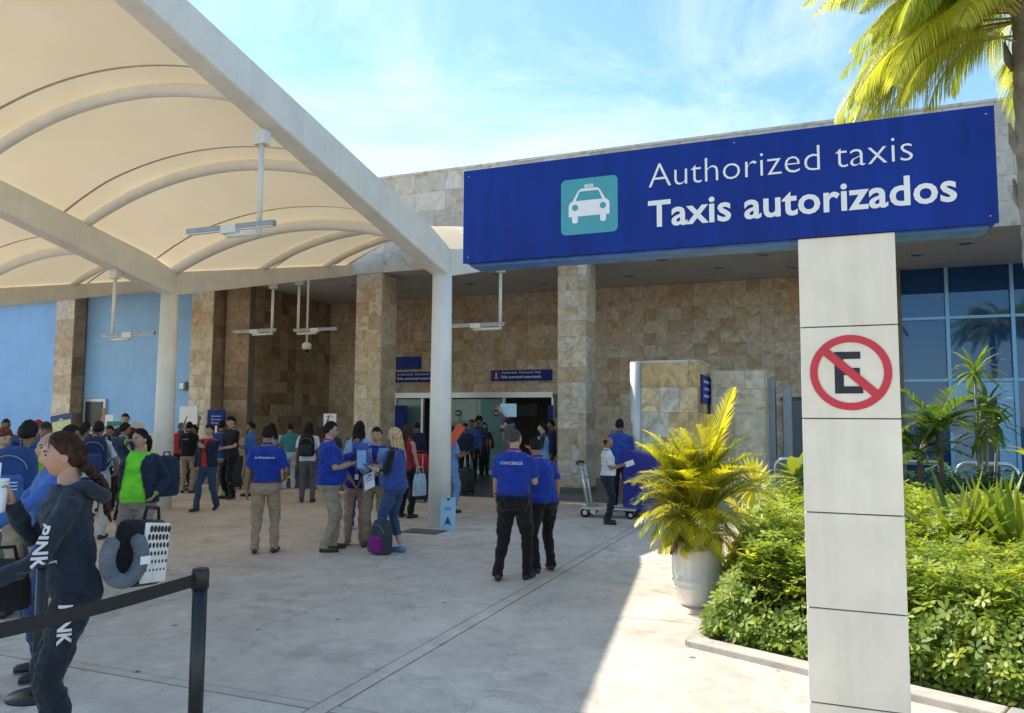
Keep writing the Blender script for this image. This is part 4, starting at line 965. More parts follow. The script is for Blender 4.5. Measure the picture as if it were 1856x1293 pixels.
P_('capman', 'man in a black cap and dark padded vest with a large suitcase', 420, 755, 235, BLACK, BLACK, dep=16.8, detail=1, sk=4, cap=BLACK, vest=(.02, .026, .034), armL='front', armR='front', group=G2)
P_('lightblue', 'man in a bright blue shirt holding papers, facing left near the dark wall', 452, 765, 285, (.05, .17, .50), (.33, .29, .22), foot=899, detail=1, sk=1, armR='hold', armL='hold', sleeve='half', group=G2)
P_('tealpolo', 'man in a teal polo and pale grey trousers seen from behind', 523, 768, -15, (.06, .24, .27), (.46, .50, .58), foot=886, detail=1, sk=1, armL='hold', armR='hold', untuck=False, shoes=(.5, .5, .52), group=G2)
P_('whitetee', 'woman in a white shirt half hidden behind the man in royal blue', 494, 767, 300, WHITE, (.03, .03, .04), dep=19.5, detail=0, fem=True, sk=1, hair='long', group=G2)
P_('whiteback', 'person in a white tee with dark hair left of the man with glasses', 560, 766, 10, WHITE, (.10, .10, .12), dep=16.2, detail=0, sk=1, hair='long', group=G2)
P_('signman', 'person holding a white paper sign up behind the man with glasses', 603, 772, 160, (.03, .03, .035), BLACK, dep=17.5, detail=0, sk=1, armR='raise', group=G2)
P_('jeanshirt', 'dark haired woman in a light blue shirt and jeans seen from behind', 652, 763, 8, (.20, .34, .58), DENIM, dep=12.4, fem=True, fat=1.1, detail=1, sk=1, hair='long', sleeve='half', armR='hold', armL='hold', shoes=(.55, .55, .56), group=G2)
P_('tank', 'woman in a red and dark top carrying a patterned bag, behind the blond woman', 738, 770, 40, (.30, .02, .03), BLACK, dep=13.8, fem=True, detail=1, sk=2, hair='long', hairc=BROWNHAIR, sleeve='none', armR=(.26, .06, .84), group=G2)
P_('navyback', 'man in a dark jacket at the left of the doorway', 756, 766, 20, (.02, .025, .06), BLACK, dep=20.5, detail=0, sk=1, sleeve='long', group=G2)
P_('scrubs', 'person in a pale blue uniform behind the right canopy column holding a red folder', 818, 772, 60, (.20, .33, .60), (.22, .34, .58), dep=14.6, fem=True, detail=1, sk=1, hair='long', armR='hold', armL='hold', group=G2)
P_('capblue', 'man in a dark cap and suit coming out of the doorway', 843, 768, 175, (.02, .03, .07), BLACK, dep=20.8, detail=0, sk=1, cap=BLACK, sleeve='long', group=G2)
P_('blueshirt', 'man in a blue shirt walking out of the doorway', 855, 761, 180, (.05, .09, .26), BLACK, dep=21.8, detail=0, sk=3, sleeve='long', stance=((.10, .12), (-.10, -.10)), group=G2)
P_('afro', 'person with curly dark hair just inside the doorway', 868, 757, 170, (.04, .05, .12), BLACK, dep=23.5, detail=0, sk=3, hair='afro', group=G2)
P_('blackwoman', 'woman in a black top and leggings carrying a dark red handbag in the doorway', 877, 766, 182, (.02, .022, .025), (.015, .018, .03), foot=864, fem=True, detail=1, sk=4, hair='long', sleeve='long', armL='hip', stance=((.08, .10), (-.09, -.10)), group=G2)
P_('phoneman', 'dark haired man in grey holding a phone to his ear under the blank sign', 924, 760, 280, (.09, .10, .11), (.03, .03, .04), dep=14.5, detail=1, sk=2, armL='phone', armR='raise', sleeve='long', group=G2)
P_('bluevest', 'man in a pale blue and red vest at the right of the doorway', 984, 767, 275, (.03, .03, .04), BLACK, dep=17.2, detail=1, sk=4, vest=(.22, .40, .70), armL='hold', group=G2)
P_('darkdoor', 'man in dark clothes beside the right doorway panel', 1000, 762, 265, (.02, .03, .07), BLACK, dep=20.2, detail=0, sk=1, sleeve='long', group=G2)
P_('kioskman', 'person in a blue shirt with back turned beside the kiosk', 1123, 760, 15, (.03, .08, .36), (.03, .03, .05), dep=14.9, detail=1, sk=3, sleeve='long', armR='hold', armL='hold', group=G2)
# crowd at the far left
G3 = 'crowd along the blue wall'
P_('brownhair', 'woman with brown hair looking down at the left edge', 7, 774, 150, (.05, .10, .22), BLACK, dep=8.2, fem=True, detail=1, sk=4, hair='long', hairc=(.10, .03, .018), head_pitch=-.3, group=G3)
P_('farleft', 'man in a blue shirt far behind at the left edge', 11, 760, 170, (.03, .10, .40), BLACK, dep=14.5, detail=0, sk=3, group=G3)
P_('redcap', 'person in a red cap behind the lime green man', 70, 762, 190, (.04, .10, .35), BLACK, dep=13.5, detail=0, sk=1, cap=(.50, .02, .05), group=G3)
P_('capman2', 'man in a black cap with a pale badge facing the camera at left', 84, 766, 185, (.06, .06, .07), BLACK, dep=10.2, detail=1, sk=1, cap=(.02, .02, .022), group=G3)
P_('darkhair', 'young man with thick dark hair looking right behind the hooded woman', 127, 771, 75, (.10, .12, .16), BLACK, dep=8.8, detail=1, sk=1, group=G3)
P_('teal1', 'man in a mint green shirt in the left crowd', 150, 773, 60, (.06, .50, .40), BLACK, dep=11.6, detail=0, sk=1, group=G3)
P_('waver', 'man raising one hand in front of the wall screen', 156, 765, 30, (.05, .48, .40), BLACK, dep=13.6, detail=1, sk=2, armR='raise', group=G3)
P_('backpackman', 'man in a white shirt with a navy backpack, turned away in the left crowd', 179, 764, 12, (.48, .52, .62), (.50, .49, .47), dep=11.2, detail=1, sk=1, armR='hip', group=G3)
P_('sunglasses', 'tall bearded man in dark suit and sunglasses by the blue wall', 227, 750, 185, (.02, .025, .04), BLACK, dep=16.5, detail=1, sk=4, sleeve='long', group=G3)
P_('palaceman', 'dark haired man in a pale blue shirt between two signs', 226, 767, 65, (.28, .42, .62), BLACK, dep=13.2, detail=1, sk=1, armL='hold', group=G3)
P_('tealright', 'person in a mint shirt behind the green signboard', 200, 772, 200, (.06, .50, .42), BLACK, dep=14.6, detail=0, sk=1, group=G3)
# fuse all figures and garments
dg = bpy.context.evaluated_depsgraph_get()
NEW = [(o, bpy.data.meshes.new_from_object(o.evaluated_get(dg))) for o in PENDING]
for o, me in NEW:
    old = o.data; o.modifiers.clear(); o.data = me; 
    if not me.materials and old.materials: me.materials.append(old.materials[0])
    b = bmesh.new(); b.from_mesh(me)
    if o.get('extra'):
        b.from_mesh(bpy.data.meshes[o['extra']]); del o['extra']
    if o.get('open'):
        w_ = o['open']; b.verts.ensure_lookup_table()
        dele = [f for f in b.faces if abs(f.calc_center_median().x) < w_*(1.0+.25*math.sin(f.calc_center_median().z*9)) and f.calc_center_median().y > .03]
        bmesh.ops.delete(b, geom=dele, context='FACES'); del o['open']
    b.to_mesh(me); b.free(); smooth(o); bpy.data.meshes.remove(old)
def drape(key, s, centre, w_, m, back=True, name='lettering', bold=.0, part='shirt', vertical=False, dirv=None):
    """lettering laid onto the garment surface"""
    i = PEOPLE[key]; o = next(c for c in i['root'].children if c.name.split('.')[0] == part)
    me = o.data; bvh = BVHTree.FromPolygons([v.co[:] for v in me.vertices], [tuple(p.vertices) for p in me.polygons])
    V, Fs = text_arr(s, bold, 2); lo, hi = V.min(0), V.max(0); k = w_/(hi[0]-lo[0]); c = Vector(centre)*i['S']
    tb = bmesh.new(); tv = [tb.verts.new((v[0], v[1], 0)) for v in V]
    for f in Fs:
        try: tb.faces.new([tv[j] for j in f])
        except ValueError: pass
    bmesh.ops.triangulate(tb, faces=tb.faces[:])
    for _ in range(4):
        es = [e_ for e_ in tb.edges if e_.calc_length()*k > .012]
        if not es: break
        bmesh.ops.subdivide_edges(tb, edges=es, cuts=1); bmesh.ops.triangulate(tb, faces=tb.faces[:])
    tb.verts.index_update(); V = np.array([v.co[:2] for v in tb.verts]); Fs = [tuple(v.index for v in f.verts) for f in tb.faces]; tb.free()
    dv = Vector(dirv) if dirv else Vector((0, 1 if back else -1, 0)); rt = dv.cross(Vector((0, 0, 1))).normalized(); upv = Vector((0, 0, 1))
    if vertical: rt, upv = -upv, rt
    P = []
    for v in V:
        q = c + rt*((v[0]-(lo[0]+hi[0])/2)*k) + upv*((v[1]-(lo[1]+hi[1])/2)*k)
        h = bvh.ray_cast(q-dv*.6, dv)
        P.append((h[0]-dv*(.008 if part == 'trousers' or vertical else .005))[:] if h[0] else (q-dv*.12)[:])
    me2 = bpy.data.meshes.new(name); me2.from_pydata(P, [], Fs); return obj(name, me2, m, i['root'])
M_txt = mat('print_white', (.62, .63, .66), .8)
drape('concierge', 'CONCIERGE', (0, 0, 1.335), .26, M_txt, True, bold=.01)
drape('tours', 'endlesstours', (-.01, 0, 1.30), .25, M_txt, True, bold=.015)
drape('blackjk', 'HOTEL', (-.02, 0, 1.30), .13, M_txt, True)
M_logo = M_txt
drape('hoodie', 'PINK', (-.1, .03, .78), .19, M_txt, dirv=(1, 0, 0), part='trousers', vertical=True, bold=.04)
drape('hoodie', 'PINK', (-.1, .10, 1.17), .20, M_txt, dirv=(1, -.35, 0), part='shirt', vertical=True, bold=.03)

# ------------------------------------------------------------------ things people carry and things on the ground
M_blk = mat('black_plastic', (.012, .012, .013), .45, var=.1); M_paper = mat('paper', (.78, .80, .82), .7, var=.03)
def placed(name, label, cat, loc, fwd, group=None):
    return thing(name, label, cat, loc, math.atan2(-fwd.x, fwd.y), group)
def backpack(label, loc, fwd, col, accent=None, s=1., straps=True, tilt=0., stripes=None):
    t = placed('backpack', label, 'backpack', loc, fwd); c = cloth(col); a = cloth(accent or tuple(v*1.6+.01 for v in col))
    t.rotation_euler.x = tilt
    bm = bmesh.new(); loft(bm, [(0, .135*s, .07*s, 0), (.03*s, .16*s, .095*s, 0), (.18*s, .165*s, .105*s, 0), (.34*s, .155*s, .09*s, .01*s), (.42*s, .12*s, .06*s, .02*s), (.45*s, .06*s, .03*s, .02*s)], 24, 3); smooth(obj('bag', bm, c, t))
    bm = bmesh.new(); loft(bm, [(.03*s, .11*s, .03*s, -.10*s), (.05*s, .125*s, .045*s, -.105*s), (.20*s, .12*s, .045*s, -.105*s), (.235*s, .10*s, .02*s, -.10*s)], 20, 3); smooth(obj('pocket', bm, a, t))
    tubeo('top_loop', [(-.04*s, .03*s, .43*s), (-.03*s, .03*s, .49*s), (.03*s, .03*s, .49*s), (.04*s, .03*s, .43*s)], .009*s, c, t, 8)
    tubeo('zip', [(.13*s*math.sin(q), -.098*s+.03*abs(q)/1.6*s, .26*s+.12*s*math.cos(q)) for q in np.linspace(-1.5, 1.5, 13)], .005*s, mat('zip_grey', (.2, .2, .22), .5), t, 6)
    if stripes:
        for i in range(3): boxo('stripe', (0, -.148*s, (.13+.025*i)*s), (.2*s, .008, .008*s), mat('stripe', stripes, .6), t)
    if straps:
        for q in (-1, 1): tubeo('strap', [(q*.08*s, .06*s, .42*s), (q*.10*s, .15*s, .47*s), (q*.115*s, .28*s, .44*s), (q*.13*s, .31*s, .30*s), (q*.15*s, .20*s, .12*s), (q*.14*s, .07*s, .05*s)], .022*s, c, t, 8, (1, .35))
    return t
def wear(key, label, col, **k):
    i = PEOPLE[key]; return backpack(label, i['W']((0, -.205, 1.0)), i['fwd'], col, **k)
wear('limeman', 'blue backpack with three pale stripes on the man in lime green', (.02, .055, .18), stripes=(.4, .6, .7), s=1.12)
wear('backpackman', 'navy backpack on the man in the white shirt', (.014, .028, .085), s=1.1)
i = PEOPLE['lime']; backpack('dark patterned backpack hanging at the side of the woman in lime green', i['W']((-.22, -.17, .93)), (i['fwd']*.6-i['right']*.8), (.014, .022, .05), accent=(.03, .05, .14), straps=False)
wear('whiteback', 'black backpack on the person in the white tee', (.012, .012, .014))
backpack('purple and grey backpack standing on the pavement by the blond woman', gp(690, 1004)+Vector((0, 0, .0)), Vector((.3, 1, 0)), (.05, .055, .06), accent=(.20, .015, .19), s=1.0, straps=False)
def suitcase(label, loc, fwd, col, h=.62, w_=.42, d=.26, name='suitcase', handle=True, group='suitcases'):
    t = placed(name, label, 'suitcase', loc, fwd, group); m = mat('case_%d_%d_%d' % tuple(int(c*255) for c in col), col, .5, var=.1, bump=.2)
    bm = bmesh.new(); rbox(bm, (0, 0, .05+h/2), (w_, d, h), .04, seg=3); smooth(obj('shell', bm, m, t))
    for k in range(5): boxo('rib', (-w_*.36+k*w_*.18, -d/2-.004, .05+h/2), (.022, .014, h*.84), m, t, .004)
    for sx in (-1, 1):
        for sy in (-1, 1):
            bm = bmesh.new(); tube(bm, [(sx*w_*.4-.014, sy*d*.36, .028), (sx*w_*.4+.014, sy*d*.36, .028)], .028, 12); smooth(obj('wheel', bm, M_blk, t))
    if handle: tubeo('handle', [(-.09, .06, h), (-.09, .06, h+.38), (.09, .06, h+.38), (.09, .06, h)], .010, M_alu, t, 8)
    boxo('grip', (0, 0, .05+h+.015), (.14, .03, .025), M_blk, t, .008)
suitcase('large dark suitcase beside the man in the black cap', spot(421, foot=886), Vector((.3, 1, 0)), (.02, .026, .035), h=.76, w_=.52)
suitcase('black suitcase with raised handle left of the round column', spot(757, foot=910), Vector((-.4, 1, 0)), (.014, .014, .016))
suitcase('black suitcase right of the round column before the doorway', spot(843, foot=896), Vector((.5, 1, 0)), (.014, .014, .016), h=.55)
suitcase('dark grey suitcase at the left edge behind the belt barrier', spot(20, foot=1105), Vector((.8, .4, 0)), (.05, .055, .06), h=.66, w_=.5)
def bag(label, loc, fwd, col, w_=.34, h=.26, d=.13, name='handbag', strap=.22):
    t = placed(name, label, 'bag', loc, fwd); c = cloth(col)
    bm = bmesh.new(); loft(bm, [(0, w_/2*.92, d/2*.9, 0), (.02, w_/2, d/2, 0), (h*.6, w_/2*.97, d/2*.9, 0), (h, w_/2*.8, d/2*.35, 0)], 20, 3.2); smooth(obj('bag', bm, c, t))
    tubeo('strap', [(-w_*.3, 0, h*.95), (-w_*.22, 0, h+strap), (w_*.22, 0, h+strap), (w_*.3, 0, h*.95)], .010, c, t, 8); return t
i = PEOPLE['blackwoman']; bag('dark red handbag on the arm of the woman in the doorway', i['W']((-.27, .03, .90)), i['right'], (.16, .01, .02), .38, .28)
i = PEOPLE['tank']; t = bag('white and blue patterned shopping bag behind the blond woman', i['W']((.28, .05, .42)), i['right'], (.40, .52, .62), .34, .38, .1, 'shopping_bag', .12)
bag('red bag stacked by the doorway left of the round column', spot(762, dep=17)+Vector((0, 0, .62)), Vector((0, 1, 0)), (.40, .02, .02), .45, .36, .25, 'travel_bag', .06)
suitcase('black suitcase under the red bag by the doorway', spot(762, dep=17), Vector((0, 1, 0)), (.014, .014, .016), h=.55, handle=False)
# the hooded woman's bags
i = PEOPLE['hoodie']; Wl = i['W']
t = placed('travel_bag', 'black travel bag with a dotted white side slung behind the hooded woman', 'bag', Wl((-.0, -.29, .90)), i['fwd']); t.rotation_euler.z += R_(-30); t.rotation_euler.y = R_(8); t.scale = (.80, .80, .92)
M_bb = cloth((.014, .014, .018))
bm = bmesh.new(); rbox(bm, (0, 0, .19), (.38, .20, .37), .06, seg=4); smooth(obj('bag', bm, M_bb, t))
ep = boxo('side_panel', (.0, -.10, .19), (.32, .02, .33), mat('panel_white', (.72, .72, .72), .6), t, .008)
for a in range(6):
    for b in range(6):
        r_ = .020-.0025*a
        bm = bmesh.new(); bmesh.ops.create_cone(bm, cap_ends=True, segments=10, radius1=r_, radius2=r_, depth=.004, matrix=Matrix.Translation((-.125+b*.048+(0 if a % 2 else .02), -.1115, .32-a*.045)) @ Matrix.Rotation(math.pi/2, 4, 'X')); obj('dot', bm, M_blk, ep)
tubeo('handle', [(-.10, -.05, .37), (-.08, -.05, .44), (.08, -.05, .44), (.10, -.05, .37)], .012, M_bb, t, 8)
npw = placed('neck_pillow', 'grey U shaped neck pillow strapped to the black travel bag', 'pillow', Wl((-.20, -.22, 1.07)), i['fwd']); npw.rotation_euler.z += R_(25)
tubeo('cushion', [(0, .085*math.sin(q), .02+.115*math.cos(q)) for q in np.linspace(R_(35), R_(325), 22)], [.024]+[.038]*20+[.024], cloth((.12, .15, .18)), npw, 14)
boxo('care_label', (-.040, -.085, -.0), (.004, .05, .04), M_paper, npw)
hp = bag('black shiny handbag held in front of the hooded woman', Wl((.02, .34, .84)), i['right'], (.012, .012, .014), .30, .20, .12, 'handbag', .10)
hb = smooth(obj('hood', (lambda b: (tube(b, [Vector((.115*math.cos(q), -.03+.085*math.sin(q), 1.455-.07*max(0, -math.sin(q))+.03*max(0, math.sin(q))*-1)) for q in np.linspace(R_(55), R_(-235), 26)], [.016]+[.024+.016*math.sin(math.pi*k/24) for k in range(24)]+[.016], 12), bmesh.ops.scale(b, vec=(i['S'],)*3, verts=b.verts), b)[2])(bmesh.new()), cloth((.020, .032, .050)), i['root']))
cup = thing('drink_cup', 'white paper drink cup with a straw held by the hooded woman', 'cup', i['hand'][1]+i['fwd']*.02-Vector((0, 0, .13)))
bm = bmesh.new(); tube(bm, [(0, 0, 0), (0, 0, .005), (0, 0, .15)], [.030, .032, .042], 20); smooth(obj('cup', bm, M_paper, cup)); tubeo('lid', [(0, 0, .148), (0, 0, .162)], .044, M_white, cup, 20); tubeo('straw', [(0, 0, .16), (.004, 0, .24)], .004, M_white, cup, 8)
i = PEOPLE['lime']
for k, key, sd in ((0, 'lime', 1), (1, 'phoneman', -1)):
    q = PEOPLE[key]; p = q['hand'][sd]
    ph = thing('phone', ('black phone at the ear of the woman in lime green', 'phone at the ear of the man under the blank sign')[k], 'phone', p); ph.rotation_euler = (R_(10), R_(20), math.atan2(-q['fwd'].x, q['fwd'].y)); boxo('case', (0, 0, 0), (.012, .07, .14), M_blk, ph, .004); boxo('glass', (.0065*sd*-1, 0, 0), (.002, .062, .125), mat('phone_glass', (.02, .02, .025), .1), ph)
def sheet(label, loc, rot, w_, h, m, name='paper', cat='paper', lines=0, th=.004):
    t = thing(name, label, cat, loc); t.rotation_euler = rot; boxo('sheet', (0, 0, 0), (w_, th, h), m, t)
    for k in range(lines): boxo('print_line', (0, -th/2-.001, h*.3-k*h*.14), (w_*.7, .001, h*.05), mat('print_blue', (.1, .2, .45), .6), t)
    return t
def az(v): return math.atan2(-v.x, v.y)
q = PEOPLE['white']; sheet('white slip of paper held by the short man in white', q['hand'][1]+Vector((.06, 0, .02)), (R_(-35), R_(20), az(q['right'])), .15, .11, M_paper)
q = PEOPLE['concierge']; sheet('white folder of papers under the arm of the shaved-headed man', q['hand'][-1]+Vector((.05, .04, .16)), (0, R_(12), az(q['right'])), .22, .32, M_paper, 'folder', 'folder', th=.02)
q = PEOPLE['denim']; sheet('printed leaflet held by the young man in the denim jacket', q['hand'][1]+Vector((0, -.05, -.06)), (R_(-25), R_(-25), 0), .17, .23, M_paper, 'leaflet', 'leaflet', 3)
q = PEOPLE['glasses']; sheet('blue folder with a pale form held by the man with glasses', q['hand'][1]+Vector((.06, -.03, .10)), (0, 0, 0), .24, .32, mat('folder_blue', (.03, .08, .33), .5), 'folder', 'folder'); sheet('pale blue form clipped on the blue folder', q['hand'][1]+Vector((.09, -.037, .04)), (0, 0, 0), .14, .24, mat('form_blue', (.25, .42, .65), .7), 'paper', 'paper')
rd = thing('radio', 'black two-way radio in the hand of the man with glasses', 'radio', q['hand'][1]+Vector((-.03, -.05, .05))); boxo('case', (0, 0, 0), (.05, .035, .11), M_blk, rd, .006); tubeo('antenna', [(.015, 0, .05), (.015, 0, .15)], .006, M_blk, rd, 8)
q = PEOPLE['tours']; sheet('yellow highlighter pen in the hand of the man in royal blue', q['hand'][1]+Vector((.04, 0, .03)), (0, R_(-20), 0), .15, .022, mat('pen_yellow', (.75, .65, .03), .4), 'pen', 'pen', th=.02)
q = PEOPLE['blond']; sheet('blue phone in the hands of the blond woman', q['hand'][-1]+Vector((-.03, 0, .02)), (R_(70), 0, .3), .07, .14, mat('phone_blue', (.08, .25, .55), .4), 'phone', 'phone', th=.012)
q = PEOPLE['scrubs']; sheet('orange red folder held up beside the round column', onY(826, 788, q['root'].location.y-.25), (R_(-8), R_(32), 0), .17, .42, mat('folder_red', (.62, .09, .03), .5), 'folder', 'folder', th=.015)
q = PEOPLE['lightblue']; sheet('white papers held by the man in bright blue', q['hand'][-1]+Vector((0, -.04, .06)), (0, R_(-15), 0), .22, .28, M_paper)
q = PEOPLE['tealpolo']; sheet('white placard held in front of the man in teal', q['head']+Vector((-.1, .3, -.30)), (0, 0, 0), .95, .22, M_paper, 'placard', 'placard')
# spectacles of the stout man
q = PEOPLE['glasses']; bm = bmesh.new()
for s_ in (-1, 1):
    tube(bm, [Vector((s_*.032+.020*math.cos(a), .105, 1.61+.015*math.sin(a))) for a in np.linspace(0, 2*math.pi, 15)], .0035, 6)
    tube(bm, [Vector((s_*.052, .10, 1.612)), Vector((s_*.078, .0, 1.61))], .003, 6)
tube(bm, [Vector((-.012, .108, 1.612)), Vector((.012, .108, 1.612))], .003, 6)
bmesh.ops.scale(bm, vec=(q['S'],)*3, verts=bm.verts); obj('spectacles', bm, M_blk, q['root'])
# boards held up in the crowd
def board(label, px0, py0, px1, py1, Y, m, txt=None, stick=True, rot=0., name='held_board', tm=None):
    a, b = onY(px0, py0, Y), onY(px1, py1, Y); w_, h = b.x-a.x, a.z-b.z
    t = thing(name, label, 'sign board', ((a.x+b.x)/2, Y, b.z)); t.rotation_euler.y = rot
    boxo('panel', (0, 0, h/2), (w_, .012, h), m, t)
    if stick: tubeo('stick', [(0, .012, h*.4), (0, .012, -.32)], .012, mat('stick_wood', (.35, .24, .14), .7), t, 8)
    for k, (s_, fx0, fz, fw, fh) in enumerate(txt or []): text_plate('lettering', s_, tm or M_white, t, (-w_/2+w_*fx0, -.008, h*fz), (1, 0, 0), (0, 0, 1), w=w_*fw, h=h*fh)
    return t
M_green = mat('board_green', (.02, .17, .12), .5); M_cream = mat('board_cream', (.58, .53, .44), .6)
board('dark green placard lettered PALACE RESORTS in the left crowd', 194, 764, 222, 797, 13.4, M_green, [('PALACE', .06, .55, .86, .2), ('RESORTS', .1, .33, .78, .12)])
board('cream placard lettered PALACE beside the woman in lime green', 238, 765, 259, 796, 12.6, M_cream, [('PALACE', .08, .5, .84, .16)], tm=mat('print_brown', (.10, .08, .07), .6), rot=R_(4))
board('blank white board held up by the stone column', 326, 737, 357, 769, 17.4, M_paper)
board('white paper sign with small print behind the man with glasses', 587, 750, 609, 778, 15.5, M_paper, [('HOTEL', .2, .75, .6, .1), ('Airport', .2, .45, .6, .12)], tm=M_ink)
board('blank pale sign held up before the doorway', 907, 732, 936, 756, 13.7, mat('board_pale', (.42, .62, .75), .6))
t = board('blue clipboard with a yellow marked list held above the crowd', 95, 751, 133, 783, 9.3, mat('clip_blue', (.02, .05, .15), .5), rot=R_(-8)); a, b = onY(95, 751, 9.3), onY(133, 783, 9.3)
boxo('list', (0, -.010, .10), ((b.x-a.x)*.84, .006, .17), mat('list_yellow', (.62, .66, .30), .7, var=.25, scale=25), t); boxo('clip', (0, -.012, .205), (.08, .012, .02), M_alu, t)
board('white paper held by the wall screen', 191, 752, 205, 772, 15, M_paper)
a, b = onY(377, 743, YF-.06), onY(407, 772, YF-.06)
t = thing('info_sign', 'dark blue information sign with white lines at the left stone column', 'sign', ((a.x+b.x)/2, YF-.06, b.z)); boxo('panel', (0, 0, (a.z-b.z)/2), (b.x-a.x, .04, a.z-b.z), M_blue, t)
for k in range(3): boxo('text_line', (.03, -.022, .08+k*.10), ((b.x-a.x)*.55, .004, .025), MC['sign_letter_blue'], t); boxo('icon', (-.13, -.022, .08+k*.10), (.05, .004, .05), M_white, t)
boxo('post', (0, .02, -b.z/2), (.06, .03, b.z), M_alu, t)
# leaning card sign, box and bollard
p = gp(811, 963); t = thing('card_sign', 'tall pale blue card sign with an emblem leaning on the round column', 'sign', p); t.rotation_euler = (R_(-5), 0, R_(12))
boxo('card', (0, 0, .26), (.24, .015, .52), mat('card_blue', (.33, .56, .72), .6), t)
bm = bmesh.new()
for k in range(3):
    w_ = .075-.02*k; z = .08+.035*k; f = [bm.verts.new(q) for q in ((-w_, -.0085, z), (0, -.0085, z+.08), (w_, -.0085, z), (0, -.0085, z+.035))]; bm.faces.new(f)
obj('emblem', bm, mat('emblem_navy', (.02, .05, .22), .6), t)
for k, wd in ((0, .09), (1, .12)): boxo('print_line', (0, -.009, .36-k*.03), (wd, .002, .010), MC['emblem_navy'], t)
boxo('clip', (-.0, -.012, .49), (.04, .012, .03), M_blk, t)
p = gp(1013, 889); t = thing('box_sign', 'white printed box standing by the stone column', 'box', p); boxo('box', (0, .1, .15), (.34, .2, .30), M_paper, t, .005); text_plate('lettering', 'WELCOME', mat('print_teal', (.05, .14, .22), .6), t, (-.13, 0, .14), (1, 0, 0), (0, 0, 1), w=.26, h=.06, lift=.003); text_plate('lettering', 'Transfers', MC['print_teal'], t, (-.12, 0, .05), (1, 0, 0), (0, 0, 1), w=.22, h=.05, lift=.003)
p = gp(843, 878); t = thing('bollard', 'white round bollard in front of the doorway', 'bollard', p); bm = bmesh.new(); tube(bm, [(0, 0, 0), (0, 0, .75), (0, 0, .80), (0, 0, .83)], [.10, .10, .08, .03], 20); smooth(obj('post', bm, M_white, t)); tubeo('band', [(0, 0, .1), (0, 0, .2)], .103, mat('band_grey', (.3, .35, .4), .5), t, 20)
# blue counter on castors
p = gp(1158, 938); t = thing('blue_counter', 'tall blue counter on castors beside the man in white', 'counter', (p.x, p.y+.28, 0)); t.rotation_euler.z = R_(4)
bm = bmesh.new(); prism(bm, [(-.30, .08), (.30, .08), (.30, 1.08), (-.30, 1.22)], -.28, .28); bmesh.ops.bevel(bm, geom=bm.edges[:], offset=.008, segments=1, affect='EDGES'); obj('cabinet', bm, mat('counter_blue', (.008, .014, .22), .35, var=.08), t)
for z in (.62,): boxo('panel_seam', (0, -.283, z), (.58, .006, .008), M_dk, t)
boxo('lock', (.06, -.284, .50), (.025, .008, .04), M_alu, t)
for sx in (-1, 1):
    for sy in (-1, 1): bm = bmesh.new(); tube(bm, [(sx*.25-.015, sy*.22, .04), (sx*.25+.015, sy*.22, .04)], .04, 14); smooth(obj('castor', bm, M_blk, t))
# luggage trolley
p = gp(1066, 936); t = thing('luggage_trolley', 'steel airport luggage trolley with a wire basket beside the counter', 'trolley', p); t.rotation_euler.z = R_(4)
M_chr = mat('trolley_steel', (.60, .60, .56), .3, .8, var=.05)
bm = bmesh.new(); rbox(bm, (.42, 0, .16), (.95, .42, .035), .01); obj('platform', bm, M_chr, t)
for s_ in (-1, 1): tubeo('upright', [(.05, s_*.17, .12), (-.03, s_*.17, .55), (-.10, s_*.17, .92)], .030, M_chr, t, 10); tubeo('side_rail', [(.0, s_*.2, .19), (.9, s_*.2, .16)], .018, M_chr, t, 8)
tubeo('handle_bar', [(-.14, -.26, .95), (-.16, -.2, .98), (-.16, .2, .98), (-.14, .26, .95)], .02, M_blk, t, 10)
bk = thing('basket', None, None); bk.parent = t
for z in (.72, .80, .88): tubeo('wire', [(-.26, -.2, z), (-.26, .2, z), (-.02, .2, z), (-.02, -.2, z), (-.26, -.2, z)], .008, M_chr, bk, 6)
for k in range(6): tubeo('wire', [(-.26, -.2+k*.08, .72), (-.26, -.2+k*.08, .88)], .006, M_chr, bk, 6)
boxo('basket_plate', (-.14, 0, .72), (.23, .39, .01), M_chr, bk)
for x, r_ in ((-.02, .085), (.80, .07)):
    for s_ in (-1, 1):
        bm = bmesh.new(); tube(bm, [(x, s_*.16-.02, r_), (x, s_*.16+.02, r_)], r_, 18); wl_ = smooth(obj('wheel', bm, M_blk, t)); bm = bmesh.new(); tube(bm, [(x, s_*.16-.024, r_), (x, s_*.16+.024, r_)], r_*.5, 14); obj('hub', bm, M_chr, wl_)
bm = bmesh.new(); prism(bm, [(-.12, .10), (.16, .06), (.16, .17), (.02, .24), (-.10, .17)], -.14, .14); obj('front_shroud', bm, M_chr, t)
